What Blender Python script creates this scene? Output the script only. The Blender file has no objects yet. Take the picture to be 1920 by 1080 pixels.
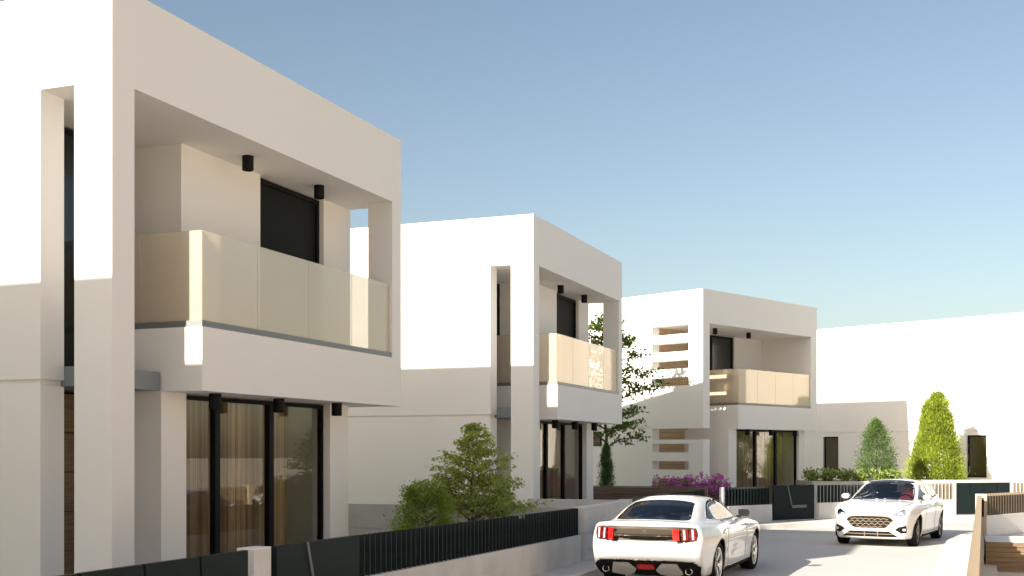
import bpy, bmesh, math, random
import numpy as np
from mathutils import Vector, Matrix

random.seed(7)
rng = np.random.default_rng(7)
sc = bpy.context.scene
COL = sc.collection
R = math.radians

# ------------------------------------------------------------------ camera
EYE = 2.1
cam_data = bpy.data.cameras.new('camera')
cam_data.sensor_width = 36.0
cam_data.lens = 2150.0 / 1920.0 * 36.0
cam_data.shift_y = (847.0 - 540.0) / 1920.0
cam_data.clip_start = 0.1
cam_data.clip_end = 2000.0
cam = bpy.data.objects.new('camera', cam_data)
COL.objects.link(cam)
cam.location = (0, 0, EYE)
cam.rotation_euler = (R(90), 0, 0)
sc.camera = cam

# street frame: s runs along the street, t to the right of it
STREET = R(21.5)
E1 = (math.sin(STREET), math.cos(STREET))
ER = (math.cos(STREET), -math.sin(STREET))
def st(s, t, z=0.0):
    return Vector((s * E1[0] + t * ER[0], s * E1[1] + t * ER[1], z))

# ------------------------------------------------------------------ world, sun
SUN_S, SUN_T, SUN_Z = 1.0, 0.47, -0.52
trav = st(SUN_S, SUN_T, SUN_Z).normalized()
elev = math.asin(-trav.z)
world = bpy.data.worlds.new('World')
sc.world = world
world.use_nodes = True
wn = world.node_tree
bg = wn.nodes['Background']
sky = wn.nodes.new('ShaderNodeTexSky')
sky.sky_type = 'NISHITA'
sky.sun_disc = False
sky.sun_elevation = elev
sky.sun_rotation = math.atan2(-trav.x, -trav.y)
sky.altitude = 0.0
sky.air_density = 1.0
sky.dust_density = 2.2
sky.ozone_density = 0.35
tint = wn.nodes.new('ShaderNodeMix'); tint.data_type = 'RGBA'; tint.blend_type = 'MULTIPLY'
tint.inputs['Factor'].default_value = 1.0
tint.inputs['B'].default_value = (1.03, 1.0, 0.945, 1)      # warm white balance of the picture
wn.links.new(sky.outputs[0], tint.inputs['A'])
wn.links.new(tint.outputs['Result'], bg.inputs[0])
bg.inputs[1].default_value = 0.067
sun_data = bpy.data.lights.new('sun', 'SUN')
sun_data.energy = 5.0
sun_data.angle = R(0.55)
sun_data.color = (1.0, 0.905, 0.775)
sun = bpy.data.objects.new('sun', sun_data)
COL.objects.link(sun)
sun.rotation_euler = trav.to_track_quat('-Z', 'Y').to_euler()
sun.location = (-20, -20, 30)
vs = sc.view_settings
vs.view_transform = 'Standard'
vs.look = 'None'
vs.exposure = 1.34
vs.gamma = 1.0
vs.use_curve_mapping = False
sc.cycles.max_bounces = 10
sc.cycles.diffuse_bounces = 5
sc.cycles.transparent_max_bounces = 24

# ------------------------------------------------------------------ materials
MATS = {}
def new_mat(name):
    m = bpy.data.materials.new(name)
    m.use_nodes = True
    MATS[name] = m
    nt = m.node_tree
    return m, nt, nt.nodes['Principled BSDF']

def noise_col(nt, scale, c0, c1, lo=0.35, hi=0.65, detail=4.0, stretch=None, coord='Object'):
    tc = nt.nodes.new('ShaderNodeTexCoord')
    n = nt.nodes.new('ShaderNodeTexNoise')
    n.inputs['Scale'].default_value = scale
    n.inputs['Detail'].default_value = detail
    src = tc.outputs[coord]
    if stretch:
        mp = nt.nodes.new('ShaderNodeMapping')
        mp.inputs['Scale'].default_value = stretch
        nt.links.new(src, mp.inputs[0]); src = mp.outputs[0]
    nt.links.new(src, n.inputs['Vector'])
    r = nt.nodes.new('ShaderNodeValToRGB')
    r.color_ramp.elements[0].position = lo; r.color_ramp.elements[0].color = (*c0, 1)
    r.color_ramp.elements[1].position = hi; r.color_ramp.elements[1].color = (*c1, 1)
    nt.links.new(n.outputs['Fac'], r.inputs['Fac'])
    return r.outputs['Color'], n, src

def add_bump(nt, bsdf, height, strength=0.2, dist=0.01):
    b = nt.nodes.new('ShaderNodeBump')
    b.inputs['Strength'].default_value = strength
    b.inputs['Distance'].default_value = dist
    nt.links.new(height, b.inputs['Height'])
    nt.links.new(b.outputs[0], bsdf.inputs['Normal'])

def simple(name, col, rough=0.5, metal=0.0, vary=0.0, scale=3.0, spec=None, coat=0.0, bump=0.0, bscale=200.0):
    m, nt, b = new_mat(name)
    b.inputs['Base Color'].default_value = (*col, 1)
    b.inputs['Roughness'].default_value = rough
    b.inputs['Metallic'].default_value = metal
    if spec is not None: b.inputs['Specular IOR Level'].default_value = spec
    if coat: b.inputs['Coat Weight'].default_value = coat; b.inputs['Coat Roughness'].default_value = 0.04
    if vary:
        c, n, s_ = noise_col(nt, scale, tuple(x * (1 - vary) for x in col), tuple(min(1, x * (1 + vary)) for x in col))
        nt.links.new(c, b.inputs['Base Color'])
    if bump:
        tc = nt.nodes.new('ShaderNodeTexCoord'); n2 = nt.nodes.new('ShaderNodeTexNoise')
        n2.inputs['Scale'].default_value = bscale; n2.inputs['Detail'].default_value = 3
        nt.links.new(tc.outputs['Object'], n2.inputs['Vector'])
        add_bump(nt, b, n2.outputs['Fac'], bump, 0.004)
    return m

simple('plaster', (0.78, 0.76, 0.73), 0.85, vary=0.008, scale=0.7, bump=0.06, bscale=140.0)
simple('soffit', (0.80, 0.77, 0.73), 0.9, vary=0.015, scale=1.5)
simple('black_metal', (0.007, 0.007, 0.008), 0.6, spec=0.15)
simple('lamp_inside', (0.55, 0.55, 0.52), 0.4)
simple('slat_metal', (0.013, 0.021, 0.021), 0.6, vary=0.12, scale=5, spec=0.2)
simple('slat_sunlit', (0.16, 0.125, 0.085), 0.5, vary=0.1, scale=5)  # lit copy of the dark slat metal: sunlight put into the base colour
simple('gate_metal', (0.008, 0.015, 0.015), 0.55, vary=0.1, scale=2, spec=0.15)
simple('gate_trim', (0.11, 0.12, 0.12), 0.35, metal=0.4)
simple('strip_metal', (0.17, 0.18, 0.18), 0.45, metal=0.2)
simple('dark_glass', (0.012, 0.014, 0.013), 0.16, spec=0.5)
simple('shutter', (0.010, 0.012, 0.011), 0.7, spec=0.15)
simple('room_wall', (0.30, 0.22, 0.14), 0.8)
simple('room_floor', (0.28, 0.20, 0.12), 0.35)
simple('canopy', (0.20, 0.225, 0.24), 0.5)
simple('tan_stone', (0.52, 0.42, 0.30), 0.8, vary=0.06, scale=4)

def concrete(name, base, scale=1.0, holes=False):
    m, nt, b = new_mat(name)
    c, n, src = noise_col(nt, 2.5 * scale, tuple(x * 0.9 for x in base), tuple(x * 1.08 for x in base), 0.3, 0.7, 8)
    c2, n2, s2 = noise_col(nt, 22 * scale, (0.86, 0.86, 0.86), (1, 1, 1), 0.28, 0.45, 6)
    mx = nt.nodes.new('ShaderNodeMix'); mx.data_type = 'RGBA'; mx.blend_type = 'MULTIPLY'
    mx.inputs['Factor'].default_value = 0.8
    nt.links.new(c, mx.inputs['A']); nt.links.new(c2, mx.inputs['B'])
    nt.links.new(mx.outputs['Result'], b.inputs['Base Color'])
    b.inputs['Roughness'].default_value = 0.85
    add_bump(nt, b, n2.outputs['Fac'], 0.15, 0.006)
    return m
concrete('concrete', (0.47, 0.46, 0.44))
concrete('wall_light', (0.60, 0.585, 0.555))
concrete('sidewalk', (0.60, 0.57, 0.53), 0.7)
concrete('kerb', (0.66, 0.63, 0.59))
concrete('paving', (0.62, 0.57, 0.50), 0.5)

m, nt, b = new_mat('road')
c, n, src = noise_col(nt, 0.35, (0.475, 0.468, 0.455), (0.53, 0.52, 0.505), 0.3, 0.7, 6)
c2, n2, s2 = noise_col(nt, 160, (0.82, 0.82, 0.82), (1.1, 1.1, 1.1), 0.35, 0.65, 2)
mx = nt.nodes.new('ShaderNodeMix'); mx.data_type = 'RGBA'; mx.blend_type = 'MULTIPLY'
mx.inputs['Factor'].default_value = 1
nt.links.new(c, mx.inputs['A']); nt.links.new(c2, mx.inputs['B'])
nt.links.new(mx.outputs['Result'], b.inputs['Base Color'])
b.inputs['Roughness'].default_value = 0.8
add_bump(nt, b, n2.outputs['Fac'], 0.25, 0.004)

m, nt, b = new_mat('ground')
c, n, src = noise_col(nt, 0.25, (0.34, 0.31, 0.26), (0.42, 0.385, 0.33), 0.3, 0.7, 8)
nt.links.new(c, b.inputs['Base Color']); b.inputs['Roughness'].default_value = 0.95
simple('lawn', (0.07, 0.12, 0.025), 0.9, vary=0.35, scale=12, bump=0.6, bscale=60)
simple('soil', (0.12, 0.085, 0.055), 0.95, vary=0.2, scale=10)

def wood(name, c0, c1, axis_stretch=(0.6, 6, 9), rough=0.55):
    m, nt, b = new_mat(name)
    oi = nt.nodes.new('ShaderNodeObjectInfo')
    tc = nt.nodes.new('ShaderNodeTexCoord')
    ad = nt.nodes.new('ShaderNodeVectorMath'); ad.operation = 'ADD'
    cb = nt.nodes.new('ShaderNodeCombineXYZ')
    ml = nt.nodes.new('ShaderNodeMath'); ml.operation = 'MULTIPLY'; ml.inputs[1].default_value = 37.0
    nt.links.new(oi.outputs['Random'], ml.inputs[0])
    for i in range(3): nt.links.new(ml.outputs[0], cb.inputs[i])
    nt.links.new(tc.outputs['Object'], ad.inputs[0]); nt.links.new(cb.outputs[0], ad.inputs[1])
    mp = nt.nodes.new('ShaderNodeMapping'); mp.inputs['Scale'].default_value = axis_stretch
    nt.links.new(ad.outputs[0], mp.inputs[0])
    n = nt.nodes.new('ShaderNodeTexNoise'); n.inputs['Scale'].default_value = 4; n.inputs['Detail'].default_value = 7
    n.inputs['Distortion'].default_value = 0.6
    nt.links.new(mp.outputs[0], n.inputs['Vector'])
    r = nt.nodes.new('ShaderNodeValToRGB')
    r.color_ramp.elements[0].position = 0.3; r.color_ramp.elements[0].color = (*c0, 1)
    r.color_ramp.elements[1].position = 0.7; r.color_ramp.elements[1].color = (*c1, 1)
    nt.links.new(n.outputs['Fac'], r.inputs['Fac'])
    nt.links.new(r.outputs['Color'], b.inputs['Base Color'])
    b.inputs['Roughness'].default_value = rough
    add_bump(nt, b, n.outputs['Fac'], 0.15, 0.004)
    return m
wood('door_wood', (0.10, 0.062, 0.036), (0.20, 0.135, 0.085), (0.8, 6, 9))
wood('light_wood', (0.36, 0.24, 0.125), (0.54, 0.38, 0.22), (0.8, 6, 9))
wood('fence_wood', (0.075, 0.052, 0.036), (0.15, 0.105, 0.075), (0.6, 6, 9), 0.4)
wood('deck_wood', (0.12, 0.078, 0.042), (0.21, 0.14, 0.08), (0.6, 6, 9))

def glass_mix(name, tint, gloss_rough=0.02, base_fac=0.04, ior=1.5, boost=1.0):
    """clear pane: fresnel mix of a mirror and plain see-through"""
    m, nt, b = new_mat(name)
    nt.nodes.remove(b)
    out = nt.nodes['Material Output']
    tr = nt.nodes.new('ShaderNodeBsdfTransparent'); tr.inputs[0].default_value = (*tint, 1)
    gl = nt.nodes.new('ShaderNodeBsdfGlossy'); gl.inputs['Roughness'].default_value = gloss_rough
    fr = nt.nodes.new('ShaderNodeFresnel'); fr.inputs['IOR'].default_value = ior
    ml = nt.nodes.new('ShaderNodeMath'); ml.operation = 'MULTIPLY_ADD'
    ml.inputs[1].default_value = boost; ml.inputs[2].default_value = base_fac; ml.use_clamp = True
    nt.links.new(fr.outputs[0], ml.inputs[0])
    mx = nt.nodes.new('ShaderNodeMixShader')
    nt.links.new(ml.outputs[0], mx.inputs[0]); nt.links.new(tr.outputs[0], mx.inputs[1]); nt.links.new(gl.outputs[0], mx.inputs[2])
    nt.links.new(mx.outputs[0], out.inputs['Surface'])
    return m
glass_mix('window_glass', (0.93, 0.92, 0.89), 0.01, 0.0, 1.5, 0.22)
glass_mix('car_glass', (0.86, 0.89, 0.90), 0.01, 0.02, 1.5, 0.9)
glass_mix('clear_lens', (0.9, 0.92, 0.95), 0.02, 0.05, 1.5, 1.0)

# balustrade glass: part see-through, part warm mirror coating, part scattering film
m, nt, b = new_mat('milky_glass')
out = nt.nodes['Material Output']
tr = nt.nodes.new('ShaderNodeBsdfTransparent'); tr.inputs[0].default_value = (0.95, 0.94, 0.92, 1)
tl = nt.nodes.new('ShaderNodeBsdfTranslucent'); tl.inputs[0].default_value = (0.82, 0.72, 0.56, 1)
gl = nt.nodes.new('ShaderNodeBsdfGlossy'); gl.inputs['Roughness'].default_value = 0.03; gl.inputs[0].default_value = (1.0, 0.90, 0.74, 1)
b.inputs['Base Color'].default_value = (0.84, 0.735, 0.58, 1)
b.inputs['Roughness'].default_value = 0.3
m1 = nt.nodes.new('ShaderNodeMixShader'); m1.inputs[0].default_value = 0.25
nt.links.new(b.outputs[0], m1.inputs[1]); nt.links.new(tl.outputs[0], m1.inputs[2])
m3 = nt.nodes.new('ShaderNodeMixShader'); m3.inputs[0].default_value = 0.22
nt.links.new(m1.outputs[0], m3.inputs[1]); nt.links.new(gl.outputs[0], m3.inputs[2])
m2 = nt.nodes.new('ShaderNodeMixShader'); m2.inputs[0].default_value = 0.56
nt.links.new(tr.outputs[0], m2.inputs[1]); nt.links.new(m3.outputs[0], m2.inputs[2])
nt.links.new(m2.outputs[0], out.inputs['Surface'])

# curtain: woven, lets a little light through
m, nt, b = new_mat('curtain')
out = nt.nodes['Material Output']
cc, n_, s_ = noise_col(nt, 1.0, (0.30, 0.215, 0.13), (0.86, 0.70, 0.51), 0.42, 0.66, 2.0, (26.0, 26.0, 0.15))
nt.links.new(cc, b.inputs['Base Color']); b.inputs['Roughness'].default_value = 0.9
tl = nt.nodes.new('ShaderNodeBsdfTranslucent'); tl.inputs[0].default_value = (0.55, 0.42, 0.28, 1)
m1 = nt.nodes.new('ShaderNodeMixShader'); m1.inputs[0].default_value = 0.3
nt.links.new(b.outputs[0], m1.inputs[1]); nt.links.new(tl.outputs[0], m1.inputs[2])
nt.links.new(m1.outputs[0], out.inputs['Surface'])

def leaf_mat(name, dark, light, trans=0.45):
    m, nt, b = new_mat(name)
    out = nt.nodes['Material Output']
    at = nt.nodes.new('ShaderNodeAttribute'); at.attribute_name = 'tint'
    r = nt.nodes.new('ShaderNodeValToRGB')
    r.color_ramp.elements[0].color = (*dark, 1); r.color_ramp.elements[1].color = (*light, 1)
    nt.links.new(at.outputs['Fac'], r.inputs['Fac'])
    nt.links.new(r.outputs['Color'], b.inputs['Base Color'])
    b.inputs['Roughness'].default_value = 0.5
    b.inputs['Specular IOR Level'].default_value = 0.3
    tl = nt.nodes.new('ShaderNodeBsdfTranslucent')
    nt.links.new(r.outputs['Color'], tl.inputs[0])
    mx = nt.nodes.new('ShaderNodeMixShader'); mx.inputs[0].default_value = trans
    nt.links.new(b.outputs[0], mx.inputs[1]); nt.links.new(tl.outputs[0], mx.inputs[2])
    nt.links.new(mx.outputs[0], out.inputs['Surface'])
    return m
leaf_mat('leaf_maple', (0.11, 0.17, 0.035), (0.42, 0.48, 0.11))
leaf_mat('leaf_bush', (0.11, 0.19, 0.03), (0.32, 0.44, 0.07))
leaf_mat('leaf_cypress', (0.035, 0.08, 0.022), (0.12, 0.20, 0.05), 0.3)
leaf_mat('leaf_conifer', (0.14, 0.20, 0.018), (0.42, 0.50, 0.06), 0.4)
leaf_mat('leaf_young', (0.06, 0.12, 0.03), (0.16, 0.25, 0.07), 0.35)
leaf_mat('leaf_tree', (0.045, 0.085, 0.015), (0.15, 0.23, 0.04))
leaf_mat('leaf_shrub', (0.12, 0.20, 0.035), (0.42, 0.52, 0.15))
leaf_mat('petal', (0.42, 0.06, 0.36), (0.75, 0.22, 0.66), 0.35)
simple('bark', (0.095, 0.066, 0.045), 0.9, vary=0.3, scale=20, bump=0.5, bscale=60)

# ------------------------------------------------------------------ helpers
def tag(o, label=None, cat=None, group=None, kind=None):
    if label: o['label'] = label
    if cat: o['category'] = cat
    if group: o['group'] = group
    if kind: o['kind'] = kind
    return o

def empty(name, loc=(0, 0, 0), rz=0.0):
    o = bpy.data.objects.new(name, None)
    COL.objects.link(o)
    o.empty_display_size = 0.3
    o.location = loc
    o.rotation_euler = (0, 0, rz)
    return o

def link(name, me, mat, parent=None, loc=None, rot=None):
    o = bpy.data.objects.new(name, me)
    COL.objects.link(o)
    if mat is not None and not me.materials:
        me.materials.append(MATS[mat] if isinstance(mat, str) else mat)
    if parent is not None: o.parent = parent
    if loc is not None: o.location = loc
    if rot is not None: o.rotation_euler = rot
    return o

class MB:
    def __init__(self):
        self.v = []; self.f = []
    def poly(self, pts):
        i = len(self.v); self.v += [tuple(p) for p in pts]; self.f.append(tuple(range(i, i + len(pts)))); return self
    def box(self, x0, x1, y0, y1, z0, z1):
        i = len(self.v)
        self.v += [(x0, y0, z0), (x1, y0, z0), (x1, y1, z0), (x0, y1, z0), (x0, y0, z1), (x1, y0, z1), (x1, y1, z1), (x0, y1, z1)]
        self.f += [tuple(i + k for k in q) for q in ((0, 3, 2, 1), (4, 5, 6, 7), (0, 1, 5, 4), (1, 2, 6, 5), (2, 3, 7, 6), (3, 0, 4, 7))]
        return self
    def prism(self, pts, a, b, axis='z'):
        """extrude a 2-D polygon between a and b along an axis"""
        def mk(p, w):
            if axis == 'z': return (p[0], p[1], w)
            if axis == 'y': return (p[0], w, p[1])
            return (w, p[0], p[1])
        n = len(pts); i = len(self.v)
        self.v += [mk(p, a) for p in pts] + [mk(p, b) for p in pts]
        self.f.append(tuple(i + k for k in range(n))[::-1]); self.f.append(tuple(i + n + k for k in range(n)))
        for k in range(n):
            k2 = (k + 1) % n
            self.f.append((i + k, i + k2, i + n + k2, i + n + k))
        return self
    def tube(self, pts, radii, n=8, cap=True):
        pts = [Vector(p) for p in pts]
        if not hasattr(radii, '__len__'): radii = [radii] * len(pts)
        i0 = len(self.v); up = Vector((0, 0, 1)); prev = None
        for k, p in enumerate(pts):
            d = (pts[min(k + 1, len(pts) - 1)] - pts[max(k - 1, 0)]).normalized()
            if prev is None:
                ref = up if abs(d.z) < 0.9 else Vector((1, 0, 0))
                a = d.cross(ref).normalized()
            else:
                a = (prev - d * prev.dot(d)).normalized()
            prev = a; b_ = d.cross(a)
            for q in range(n):
                t = 2 * math.pi * q / n
                self.v.append(tuple(p + (a * math.cos(t) + b_ * math.sin(t)) * radii[k]))
        for k in range(len(pts) - 1):
            for q in range(n):
                q2 = (q + 1) % n
                self.f.append((i0 + k * n + q, i0 + k * n + q2, i0 + (k + 1) * n + q2, i0 + (k + 1) * n + q))
        if cap:
            self.f.append(tuple(i0 + q for q in range(n))[::-1])
            self.f.append(tuple(i0 + (len(pts) - 1) * n + q for q in range(n)))
        return self
    def lathe(self, prof, n=24, axis='z', origin=(0, 0, 0), closed=False):
        i0 = len(self.v); m = len(prof)
        for r, h in prof:
            for q in range(n):
                t = 2 * math.pi * q / n; c, s_ = r * math.cos(t), r * math.sin(t)
                p = (c, s_, h) if axis == 'z' else (c, h, s_)
                self.v.append((p[0] + origin[0], p[1] + origin[1], p[2] + origin[2]))
        for k in range(m if closed else m - 1):
            k2 = (k + 1) % m
            for q in range(n):
                q2 = (q + 1) % n
                self.f.append((i0 + k * n + q, i0 + k * n + q2, i0 + k2 * n + q2, i0 + k2 * n + q))
        return self
    def mesh(self, name, smooth=False, bevel=0.0):
        me = bpy.data.meshes.new(name)
        me.from_pydata(self.v, [], self.f); me.update()
        bm = bmesh.new(); bm.from_mesh(me)
        bmesh.ops.recalc_face_normals(bm, faces=bm.faces)
        if bevel:
            bmesh.ops.bevel(bm, geom=list(bm.edges), offset=bevel, segments=2, affect='EDGES', profile=0.6)
        bm.to_mesh(me); bm.free()
        if smooth: me.polygons.foreach_set('use_smooth', [True] * len(me.polygons))
        return me
    def build(self, name, mat, parent=None, loc=None, rot=None, smooth=False, bevel=0.0):
        return link(name, self.mesh(name, smooth, bevel), mat, parent, loc, rot)

def copy_tree(o, parent=None):
    c = o.copy(); COL.objects.link(c); c.parent = parent
    for ch in [x for x in o.children]: copy_tree(ch, c)
    return c

def catmull(pts, n=12):
    pts = [np.array(p, float) for p in pts]; out = []
    for i in range(len(pts) - 1):
        p0 = pts[max(i - 1, 0)]; p1 = pts[i]; p2 = pts[i + 1]; p3 = pts[min(i + 2, len(pts) - 1)]
        for k in range(n):
            t = k / n
            out.append(0.5 * ((2 * p1) + (-p0 + p2) * t + (2 * p0 - 5 * p1 + 4 * p2 - p3) * t * t + (-p0 + 3 * p1 - 3 * p2 + p3) * t ** 3))
    out.append(pts[-1]); return out
# ------------------------------------------------------------------ ground, road, sidewalks
tag(MB().poly([(-300, -300, -0.02), (300, -300, -0.02), (300, 300, -0.02), (-300, 300, -0.02)]).build('ground', 'ground'), kind='structure')

def xy(v): return (v.x, v.y)
# left property line, from behind the camera round the bend
FENCE_L = [xy(st(-40, -6.48)), xy(st(0, -6.48)), xy(st(15, -6.48)), xy(st(26, -6.48)), xy(st(30.4, -6.40)), (7.0, 32.30), (8.95, 33.55), (11.2, 34.75), (13.7, 35.72), (16.4, 36.45), (20.5, 37.2), (30, 38.5), (60, 42)]
left_line = catmull(FENCE_L, 10)
def offset_line(line, d):
    out = []
    for i, p in enumerate(line):
        a = line[max(i - 1, 0)]; b_ = line[min(i + 1, len(line) - 1)]
        t = (b_ - a) / np.linalg.norm(b_ - a)
        out.append(p + d * np.array((t[1], -t[0])))     # positive = to the right of travel
    return out
RIGHT_K = [xy(st(-40, -0.46)), xy(st(0, -0.46)), xy(st(15, -0.45)), xy(st(22, -0.42)), xy(st(26.8, -0.36)), xy(st(28.3, -0.2)), (10.9, 27.65), (11.75, 28.35), (13.5, 29.2), (17, 30.3), (30, 32.0), (60, 35.5)]
right_line = catmull(RIGHT_K, 10)

def ribbon(la, lb, z):
    mb = MB()
    n = len(la)
    mb.v = [(p[0], p[1], z) for p in la] + [(p[0], p[1], z) for p in lb]
    mb.f = [(i, i + 1, n + i + 1, n + i) for i in range(n - 1)]
    return mb
def slab(la, lb, z0, z1):
    n = len(la); mb = MB()
    mb.v = [(p[0], p[1], z) for z in (z0, z1) for l in (la, lb) for p in l]
    for i in range(n - 1):
        mb.f.append((2 * n + i, 2 * n + i + 1, 3 * n + i + 1, 3 * n + i))
        mb.f.append((i, i + 1, 2 * n + i + 1, 2 * n + i))
        mb.f.append((n + i, n + i + 1, 3 * n + i + 1, 3 * n + i))
    return mb
kl_in = [p + 0 for p in offset_line(left_line, 0.62)]
# the walk widens round the bend
wid = [0.62 + 0.45 * min(1, max(0, (p[1] - 29.5) / 4.0)) for p in left_line]
base_off = [offset_line(left_line, w) for w in (0.62,)]
def offset_var(line, ws):
    out = []
    for i, p in enumerate(line):
        a = line[max(i - 1, 0)]; b_ = line[min(i + 1, len(line) - 1)]
        t = (b_ - a) / np.linalg.norm(b_ - a)
        out.append(p + ws[i] * np.array((t[1], -t[0])))
    return out
walk_edge = offset_var(left_line, wid)
kerb_edge = offset_var(left_line, [w + 0.14 for w in wid])
gutter_edge = offset_var(left_line, [w + 0.40 for w in wid])
tag(slab(offset_line(left_line, -0.3), walk_edge, -0.02, 0.127).build('sidewalk', 'sidewalk'), kind='structure')
tag(slab(walk_edge, kerb_edge, -0.02, 0.13).build('kerb', 'kerb'), kind='structure')
tag(slab(right_line, offset_line(right_line, 0.14), -0.02, 0.13).build('kerb', 'kerb'), kind='structure')
tag(slab(offset_line(right_line, 0.14), offset_line(right_line, 0.95), -0.02, 0.127).build('sidewalk', 'sidewalk'), kind='structure')
# road between the kerbs: resample both edges to the same count
def resample(line, n):
    line = np.array(line); d = np.r_[0, np.cumsum(np.linalg.norm(np.diff(line, axis=0), axis=1))]
    q = np.linspace(0, d[-1], n)
    return np.c_[np.interp(q, d, line[:, 0]), np.interp(q, d, line[:, 1])]
tag(ribbon(resample(offset_var(left_line, [w + 0.1 for w in wid]), 160), resample(offset_line(right_line, 0.05), 160), 0.0).build('road', 'road'), kind='structure')
# paved ground of the right-hand plot
rp = [st(-10, 0.45), st(-10, 30), st(40, 30), st(40, 12), st(30.5, 1.6), st(28.5, 0.5)]
tag(MB().poly([(p.x, p.y, 0.01) for p in rp]).build('courtyard_paving', 'paving'), kind='structure')

# front yards are paved, the strips between the houses are planted
def sheet(name, mat, s0, s1, t0, t1, z):
    q = [st(s0, t0), st(s1, t0), st(s1, t1), st(s0, t1)]
    tag(MB().poly([(p.x, p.y, z) for p in q]).build(name, mat), kind='structure')
sheet('front_yard', 'paving', -20, 31.2, -10.8, -6.6, 0.014)
sheet('lawn', 'lawn', -20, 31.2, -30, -10.8, 0.018)
tag(MB().poly([(p.x, p.y, 0.02) for p in (st(31.35, -9.5), st(34.6, -6.3), Vector((6.0, 36.4, 0)), st(42, -22), st(31.35, -24))]).build('lawn', 'lawn'), kind='structure')
tag(MB().poly([(p[0], p[1], 0.012) for p in ((6.2, 31.9), (8.8, 33.6), (13.7, 35.9), (20, 37.4), (21, 41), (13, 48), (10, 40), (6.3, 36.4))]).build('front_yard', 'paving'), kind='structure')

# ------------------------------------------------------------------ houses
ZS, ZT, ZC = 2.86, 7.33, 6.24      # soffit, roof edge, balcony ceiling
W, D, T = 7.03, 11.0, 0.37

def window_unit(parent, x0, x1, y, z0, z1, splits, pane_mat, bar=0.05, mull=0.07, depth=0.08, name='window'):
    """frame mesh with each pane its own child; plane y faces -y"""
    mb = MB()
    mb.box(x0, x1, y, y + depth, z1 - bar, z1)
    mb.box(x0, x1, y, y + depth, z0, z0 + bar)
    xs = [x0] + list(splits) + [x1]
    mb.box(x0, x0 + bar, y, y + depth, z0 + bar, z1 - bar)
    mb.box(x1 - bar, x1, y, y + depth, z0 + bar, z1 - bar)
    for s_ in splits: mb.box(s_ - mull / 2, s_ + mull / 2, y - 0.01, y + depth, z0 + bar, z1 - bar)
    fr = mb.build(name, 'black_metal', parent)
    for i in range(len(xs) - 1):
        a = xs[i] + (bar if i == 0 else mull / 2); b_ = xs[i + 1] - (bar if i == len(xs) - 2 else mull / 2)
        MB().box(a, b_, y + depth * 0.45, y + depth * 0.45 + 0.012, z0 + bar, z1 - bar).build('pane', pane_mat, fr)
    return fr

def curtain(parent, x0, x1, y, z0, z1, seed=0):
    r = random.Random(seed); n = int((x1 - x0) / 0.012); pts = []; ph = 0
    for i in range(n + 1):
        x = x0 + (x1 - x0) * i / n
        ph += 0.012 / 0.15 * 2 * math.pi * (0.75 + 0.5 * math.sin(x * 3.1 + seed))
        pts.append((x, y + 0.062 * math.sin(ph) + 0.014 * math.sin(ph * 2.3 + 1)))
    mb = MB(); m_ = len(pts)
    mb.v = [(p[0], p[1], z0) for p in pts] + [(p[0], p[1], z1) for p in pts]
    mb.f = [(i, i + 1, m_ + i + 1, m_ + i) for i in range(m_ - 1)]
    return mb.build('curtain', 'curtain', parent, smooth=True)

lamp_me = None
def downlight(parent, x, y, z):
    """black tube spot hanging from a ceiling, lens recessed"""
    global lamp_me
    if lamp_me is None:
        lamp_me = MB().lathe([(0.0, 0.0), (0.078, 0.0), (0.08, -0.01), (0.08, -0.195), (0.074, -0.2), (0.066, -0.2), (0.062, -0.16), (0.0, -0.15)], 24).mesh('downlight', True)
        lamp_me.materials.append(MATS['black_metal'])
    return link('downlight', lamp_me, None, parent, (x, y, z))

def rail(parent, pts, z0, z1, joints_y=False):
    pass

def railing(parent, segs, z0=3.66):
    """metal shoe strip plus one milky pane per entry; segs = list of (x0,x1,y0,y1)"""
    mb = MB()
    for (x0, x1, y0, y1) in segs['shoe']: mb.box(x0, x1, y0, y1, z0, z0 + 0.08)
    mb.build('rail_shoe', 'strip_metal', parent)
    for (x0, x1, y0, y1) in segs['pane']:
        MB().box(x0, x1, y0, y1, z0 + 0.08, z0 + 1.21).build('glass_pane', 'milky_glass', parent)

def planks_front(parent, x0, x1, y, z0, z1, n, mat, name='plank', gap=0.012, th=0.03):
    h = (z1 - z0) / n
    me = MB().box(0, x1 - x0, 0, th, gap / 2, h - gap / 2).mesh('plank')
    me.materials.append(MATS[mat])
    for i in range(n): link(name, me, None, parent, (x0, y, z0 + i * h))

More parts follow.
